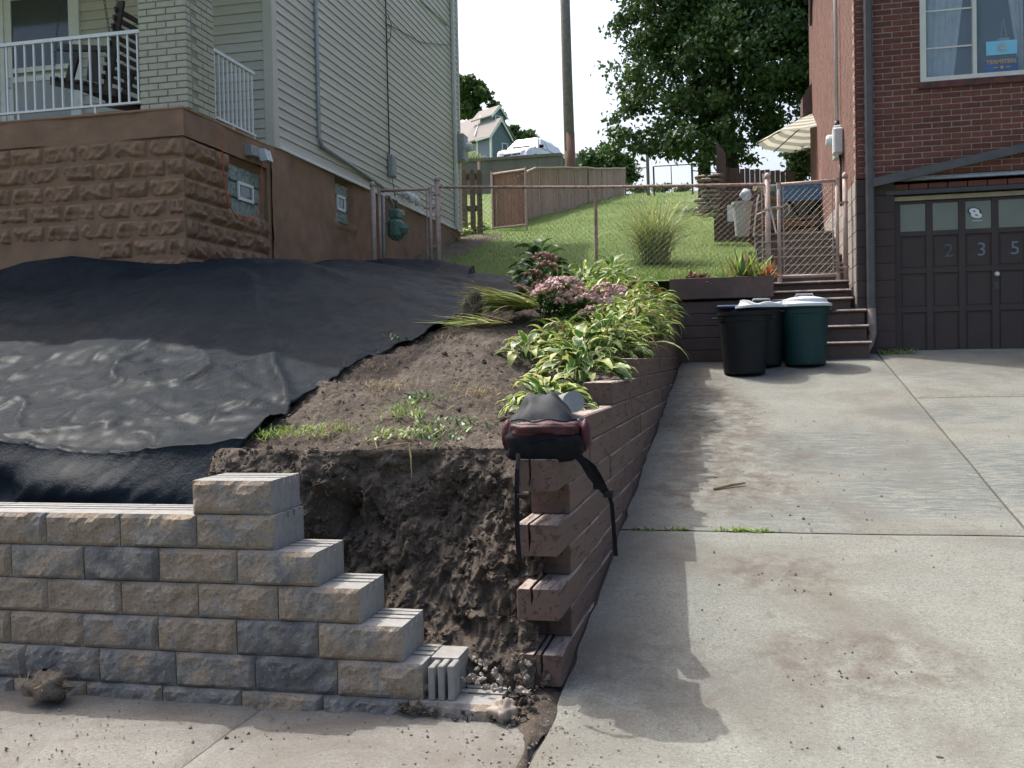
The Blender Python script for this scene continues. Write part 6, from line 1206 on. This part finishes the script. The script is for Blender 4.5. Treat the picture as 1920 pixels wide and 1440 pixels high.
tree('far_tree', tuple(at(885, 300, Y=FY)), [([tuple(at(880, 300, Y=FY)), tuple(at(883, 210, Y=FY)), tuple(at(880, 165, Y=FY))], [.8, .6, .2])], [far(880, 158, 18, FY), far(865, 178, 16, FY), far(900, 170, 16, FY), far(856, 150, 10, FY), far(912, 182, 9, FY), far(888, 185, 14, FY), far(925, 200, 9, FY), far(935, 212, 8, FY), far(868, 155, 10, FY), far(885, 205, 18, FY), far(868, 205, 16, FY), far(850, 190, 14, FY)], 4200, 1.0, .8, MT['farleaf'], 'open-crowned tree rising behind the blue house roof', 8)
tree('far_tree', tuple(at(985, 300, Y=FY)), [([tuple(at(975, 320, Y=FY)), tuple(at(975, 250, Y=FY))], [.6, .3])], [far(965, 256, 20, FY), far(948, 246, 10, FY), far(985, 262, 20, FY), far(1003, 272, 18, FY), far(1022, 282, 14, FY), far(1038, 290, 9, FY), far(990, 285, 24, FY)], 5200, .8, .6, MT['farleaf'], 'row of rounded trees sloping down behind the white van', 9)
tree('evergreen_shrub', tuple(at(1130, 345, Y=36)), None, [far(1115, 300, 26, 36), far(1140, 300, 28, 36), far(1165, 312, 24, 36), far(1180, 330, 16, 36), far(1105, 310, 18, 36), far(1140, 335, 30, 36)], 7000, .16, .11, MT['treeleaf'], 'dense dark green bush beside the end of the slatted fence', 10, cat='shrub')
tree('low_shrub', tuple(at(1250, 352, Y=33)), None, [far(1240, 352, 12, 33, .4), far(1200, 355, 12, 33, .4), far(1280, 356, 12, 33, .3)], 1200, .12, .08, MT['treeleaf'], 'low scrubby growth along the lawn crest', 12, cat='shrub')
p = at(880, 292, Y=41); e = emp('grass_shrub', (p.x, p.y, cwz), 'pale bushy grass on top of the concrete wall by the blue house', 'grass'); P_ = np.array((p.x, p.y, cwz))+rng.normal(0, 1, (500, 3))*np.array((.28, .2, .0)); blades('leaves', P_, rng.uniform(.3, .6, 500), .02, MT['ornament'], np.abs(rng.normal(.2, .25, 500)), .7, 3, e)
# thin back fence posts on the crest
bf = emp('back_fence', (-1.8, 31, 6.5), 'thin wire fence with dark posts along the crest of the lawn', 'fence'); 
for px, y0, y1, r in ((1216, 290, 352, .055), (1227, 312, 352, .03), (1260, 310, 352, .015), (1299, 306, 356, .035), (1318, 318, 352, .04)):
    a = at(px, y1, Y=31); c = at(px-2, y0, Y=31); m = MB(); m.tube([(a.x, 31, a.z-.3), (a.x-.02, 31, c.z)], r, 6); m.build('post', MT['darkmetal'] if r < .05 else MT['pole'], bf)
for (x0, y0), (x1, y1) in (((1227, 312), (1298, 308)), ((1190, 316), (1216, 314)), ((1299, 320), (1345, 325)), ((1227, 348), (1299, 350))): m = MB(); m.tube([at(x0, y0, Y=31), at(x1, y1, Y=31)], .018, 5); m.build('rail', MT['darkmetal'], bf)

# ------------------------------------------------------------------ patio clutter behind the gate
uy = 18.4; uc = at(1505, 262, Y=uy); um = emp('patio_umbrella', (uc.x+.35, uy, 3.27), 'cream striped patio umbrella open behind the brick house', 'umbrella'); cxu = uc.x+.35; ztop = at(1512, 222, Y=uy).z+.12; zrim = at(1420, 268, Y=uy).z; rad = cxu-at(1418, 268, Y=uy).x
MU = [M('umbrella_cream', (.62, .60, .50), (.56, .54, .45), 4, .8, trans=.35), M('umbrella_grey', (.30, .31, .26), (.26, .27, .23), 4, .8, trans=.35)]
nsec, nring = 8, 14
V, Fc, mi = [], [], []
for i in range(nring+1):
    t = i/nring; rr = rad*t; zz = ztop-(ztop-zrim)*(t**1.25)
    for k in range(nsec*2):
        a = math.pi*k/nsec; f = 1.0 if k % 2 == 0 else .945; V.append((cxu+rr*f*math.cos(a), uy+rr*f*math.sin(a), zz-(.03*t if k % 2 else 0)))
n = nsec*2
for i in range(nring):
    for k in range(n): Fc.append((i*n+k, i*n+(k+1) % n, (i+1)*n+(k+1) % n, (i+1)*n+k)); mi.append(i % 2 if i > 4 else 0)
me = make_mesh('canopy', [Vector(v)-wl(um) for v in V], Fc, MU, mi); link(bpy.data.objects.new('canopy', me), um, wl(um))
for k in range(nsec): a = 2*math.pi*k/nsec; m = MB(); m.tube([(cxu, uy, ztop-.03), (cxu+rad*.55*math.cos(a), uy+rad*.55*math.sin(a), ztop-(ztop-zrim)*.55**1.25-.03), (cxu+rad*math.cos(a), uy+rad*math.sin(a), zrim-.02)], .012, 4); m.build('rib', MT['darkmetal'], um)
m = MB(); m.tube([(cxu, uy, 3.27), (cxu, uy, ztop+.05)], .025, 8); m.build('pole', MT['darkmetal'], um)
tree('dark_shrub', tuple(at(1497, 340, Y=19.6)), None, [far(1492, 298, 15, 19.6, 1.2), far(1508, 305, 18, 19.6, 1.4), far(1500, 325, 16, 19.6)], 2600, .09, .06, MT['treeleaf'], 'dark shrub in the shade below the patio umbrella', 14, cat='shrub')
# brown board fence at the back of the patio
bw = emp('board_fence', (0, 19.0, 4.4), 'brown stained board fence at the back of the patio', 'fence'); fy = 19.0; MBF = M('dark_brown_board', (.10, .066, .055), (.072, .05, .043), 5, .75, .3, 60, .003, .1, offs=True)
xl2, xr2 = at(1350, 330, Y=fy).x, at(1492, 330, Y=fy).x; zl2, zr2 = at(1360, 314, Y=fy).z, at(1490, 323, Y=fy).z; nb_ = 15
for k in range(nb_): x0 = xl2+(xr2-xl2)*k/nb_; x1 = xl2+(xr2-xl2)*(k+1)/nb_-.006; z = zl2+(zr2-zl2)*k/nb_; m = MB(); m.box((x0, fy, 3.2), (x1, fy+.025, z+.015*(k % 2))); m.build('board', MBF, bw)
m = MB(); m.box((xl2, fy-.05, zl2-.45), (xr2, fy-.002, zl2-.34)); m.build('rail', MBF, bw)
p = at(1351, 335, Y=fy-.4); m = MB(); m.prism([(p.x-.09, fy-.2, 3.2), (p.x+.10, fy-.2, 3.2), (p.x+.10, fy-.2, at(1354, 292, Y=fy).z), (p.x-.07, fy-.2, at(1344, 268, Y=fy).z)], (0, .12, 0)); m.build('tall_post', MBF, bw)
# lower dark boards behind the mesh (retaining face of the patio)
rw = emp('brown_retaining_boards', (0, 15.1, 2.6), 'dark brown board wall retaining the patio beside the lawn', 'board wall')
for k in range(9): m = MB(); z0 = 2.55+k*.15; m.box((at(1338, 380, Y=16.6).x, 16.6, z0+.3), (.55, 16.65, z0+.445), bev=.004); m.build('board', MBF, rw)
# stack of flat stones
ss = emp('stone_stack', (-.55, 16.2, 3.1), 'rough stack of flat grey stones at the edge of the lawn', 'stones'); MSS = M('fieldstone', (.36, .33, .30), (.20, .18, .16), 6, .95, .6, 40, .01, .3, offs=True)
p0 = at(1318, 408, Y=16.2)
for k in range(11):
    for q in range(2): V, Q, _, _ = clod_mesh(k*3+q, 1, 10, 7, .3); c = (p0.x+.02+q*.17+rng.uniform(-.05, .05), 16.2+rng.uniform(-.06, .06), p0.z+.03+k*.062); from_np('stone', V*np.array((.12, .14, .042))*rng.uniform(.8, 1.15, 3)+np.array(c), np.array(Q), MSS, ss, smooth=False)
# grey bin, chair frame, blue box table and lumber
q = at(1392, 430, Y=15.0); gb = emp('grey_bin', (q.x, 15.0, q.z), 'light grey tub with a clear bag behind the chain-link fence', 'tub'); m = MB(); zq = q.z-.1; m.lathe((q.x, 15.0, zq), [(.10, 0), (.14, .45), (.155, .46), (.155, .50), (.13, .50), (.125, .42), (.001, .40)], 18); m.build('tub_body', M('grey_tub', (.36, .36, .34), (.30, .3, .28), 6, .6), gb); lump2('bag', (q.x+.05, 15.0, zq+.60), (.09, .07, .11), M('clear_bag', (.42, .50, .55), (.3, .36, .42), 8, .25), gb, 4)
q2 = at(1370, 400, Y=15.3); wp_ = MB(); wp_.box((q2.x-.05, 15.3, q2.z-.12), (q2.x+.05, 15.33, q2.z+.13)); tag(wp_.build('white_panel', MT['lid'], loc=(q2.x, 15.3, q2.z)), 'small white board standing beside the grey tub', 'board')
tx = at(1500, 370, Y=16.9); tbx = emp('folding_table', (tx.x, 16.9, 3.27), 'blue covered table with crossed dark legs on the patio', 'table'); zt2 = at(1490, 352, Y=16.9).z
m = MB(); m.box((tx.x-.75, 16.6, zt2), (tx.x+.55, 17.2, zt2+.03)); m.build('table_top', MT['whitepaint'], tbx); m = MB(); m.box((tx.x-.42, 16.58, zt2-.26), (tx.x+.50, 16.61, zt2-.002)); m.build('blue_cloth', M('blue_cloth', (.06, .17, .30), (.05, .14, .25), 5, .6, .5, 20, .02), tbx)
for s_ in (-1, 1): m = MB(); m.tube([(tx.x+.05-s_*.28, 16.75, zt2-.2), (tx.x+.05+s_*.28, 16.75, 3.27)], .025, 6); m.build('leg', MT['canblack'], tbx)
m = MB(); m.box((tx.x-.55, 16.65, 3.62), (tx.x+.5, 17.1, 3.65)); m.box((tx.x-.5, 17.15, 3.30), (tx.x+.5, 17.19, zt2-.002)); m.build('shelf', M('pale_shelf', (.32, .33, .31), (.26, .27, .25), 5, .7), tbx)
lb = emp('lumber_pile', (tx.x-.2, 16.4, 3.27), 'pile of rough brown lumber under the blue table', 'lumber'); ML = M('rough_lumber', (.24, .15, .085), (.14, .085, .05), 9, .9, .4, 50, .005, .25, offs=True)
for k in range(9): m = MB(); a = rng.uniform(-.2, .2); c = Vector((tx.x-.25+rng.uniform(-.1, .1), 16.35+rng.uniform(-.1, .15), 3.30+.045*k)); d = Vector((.42, .1*a, a*.25)); m.prism([c-d+Vector((0, -.05, -.02)), c-d+Vector((0, .05, -.02)), c-d+Vector((0, .05, .02)), c-d+Vector((0, -.05, .02))], d*2); m.build('plank', ML, lb)
cq = at(1420, 430, Y=15.2); ch_ = emp('garden_chair', (cq.x, 15.2, cq.z), 'pale tubular garden chair frame leaning beside the gate', 'chair'); z_ = cq.z-.1
for pts in ([(cq.x-.06, 15.2, z_), (cq.x, 15.2, z_+.5), (cq.x+.03, 15.2, z_+.62)], [(cq.x, 15.25, z_+.33), (cq.x+.2, 15.25, z_+.4), (cq.x+.28, 15.25, z_)], [(cq.x+.12, 15.35, z_+.62), (cq.x+.1, 15.35, z_+.95)]): m = MB(); m.tube(pts, .014, 6); m.build('tube_frame', MT['lid'], ch_)
wpile = emp('brush_pile', (cq.x+.1, 16.0, cq.z), 'brown brush and planks heaped behind the fence post', 'brush')
for k in range(10): m = MB(); a = rng.uniform(-.6, .6); c = Vector((cq.x+.08+rng.uniform(-.12, .12), 16.0+rng.uniform(-.1, .1), 3.0+.11*k)); d = Vector((.18, .08, a*.2)); m.tube([c-d, c+d], rng.uniform(.02, .045), 6); m.build('branch', ML, wpile)
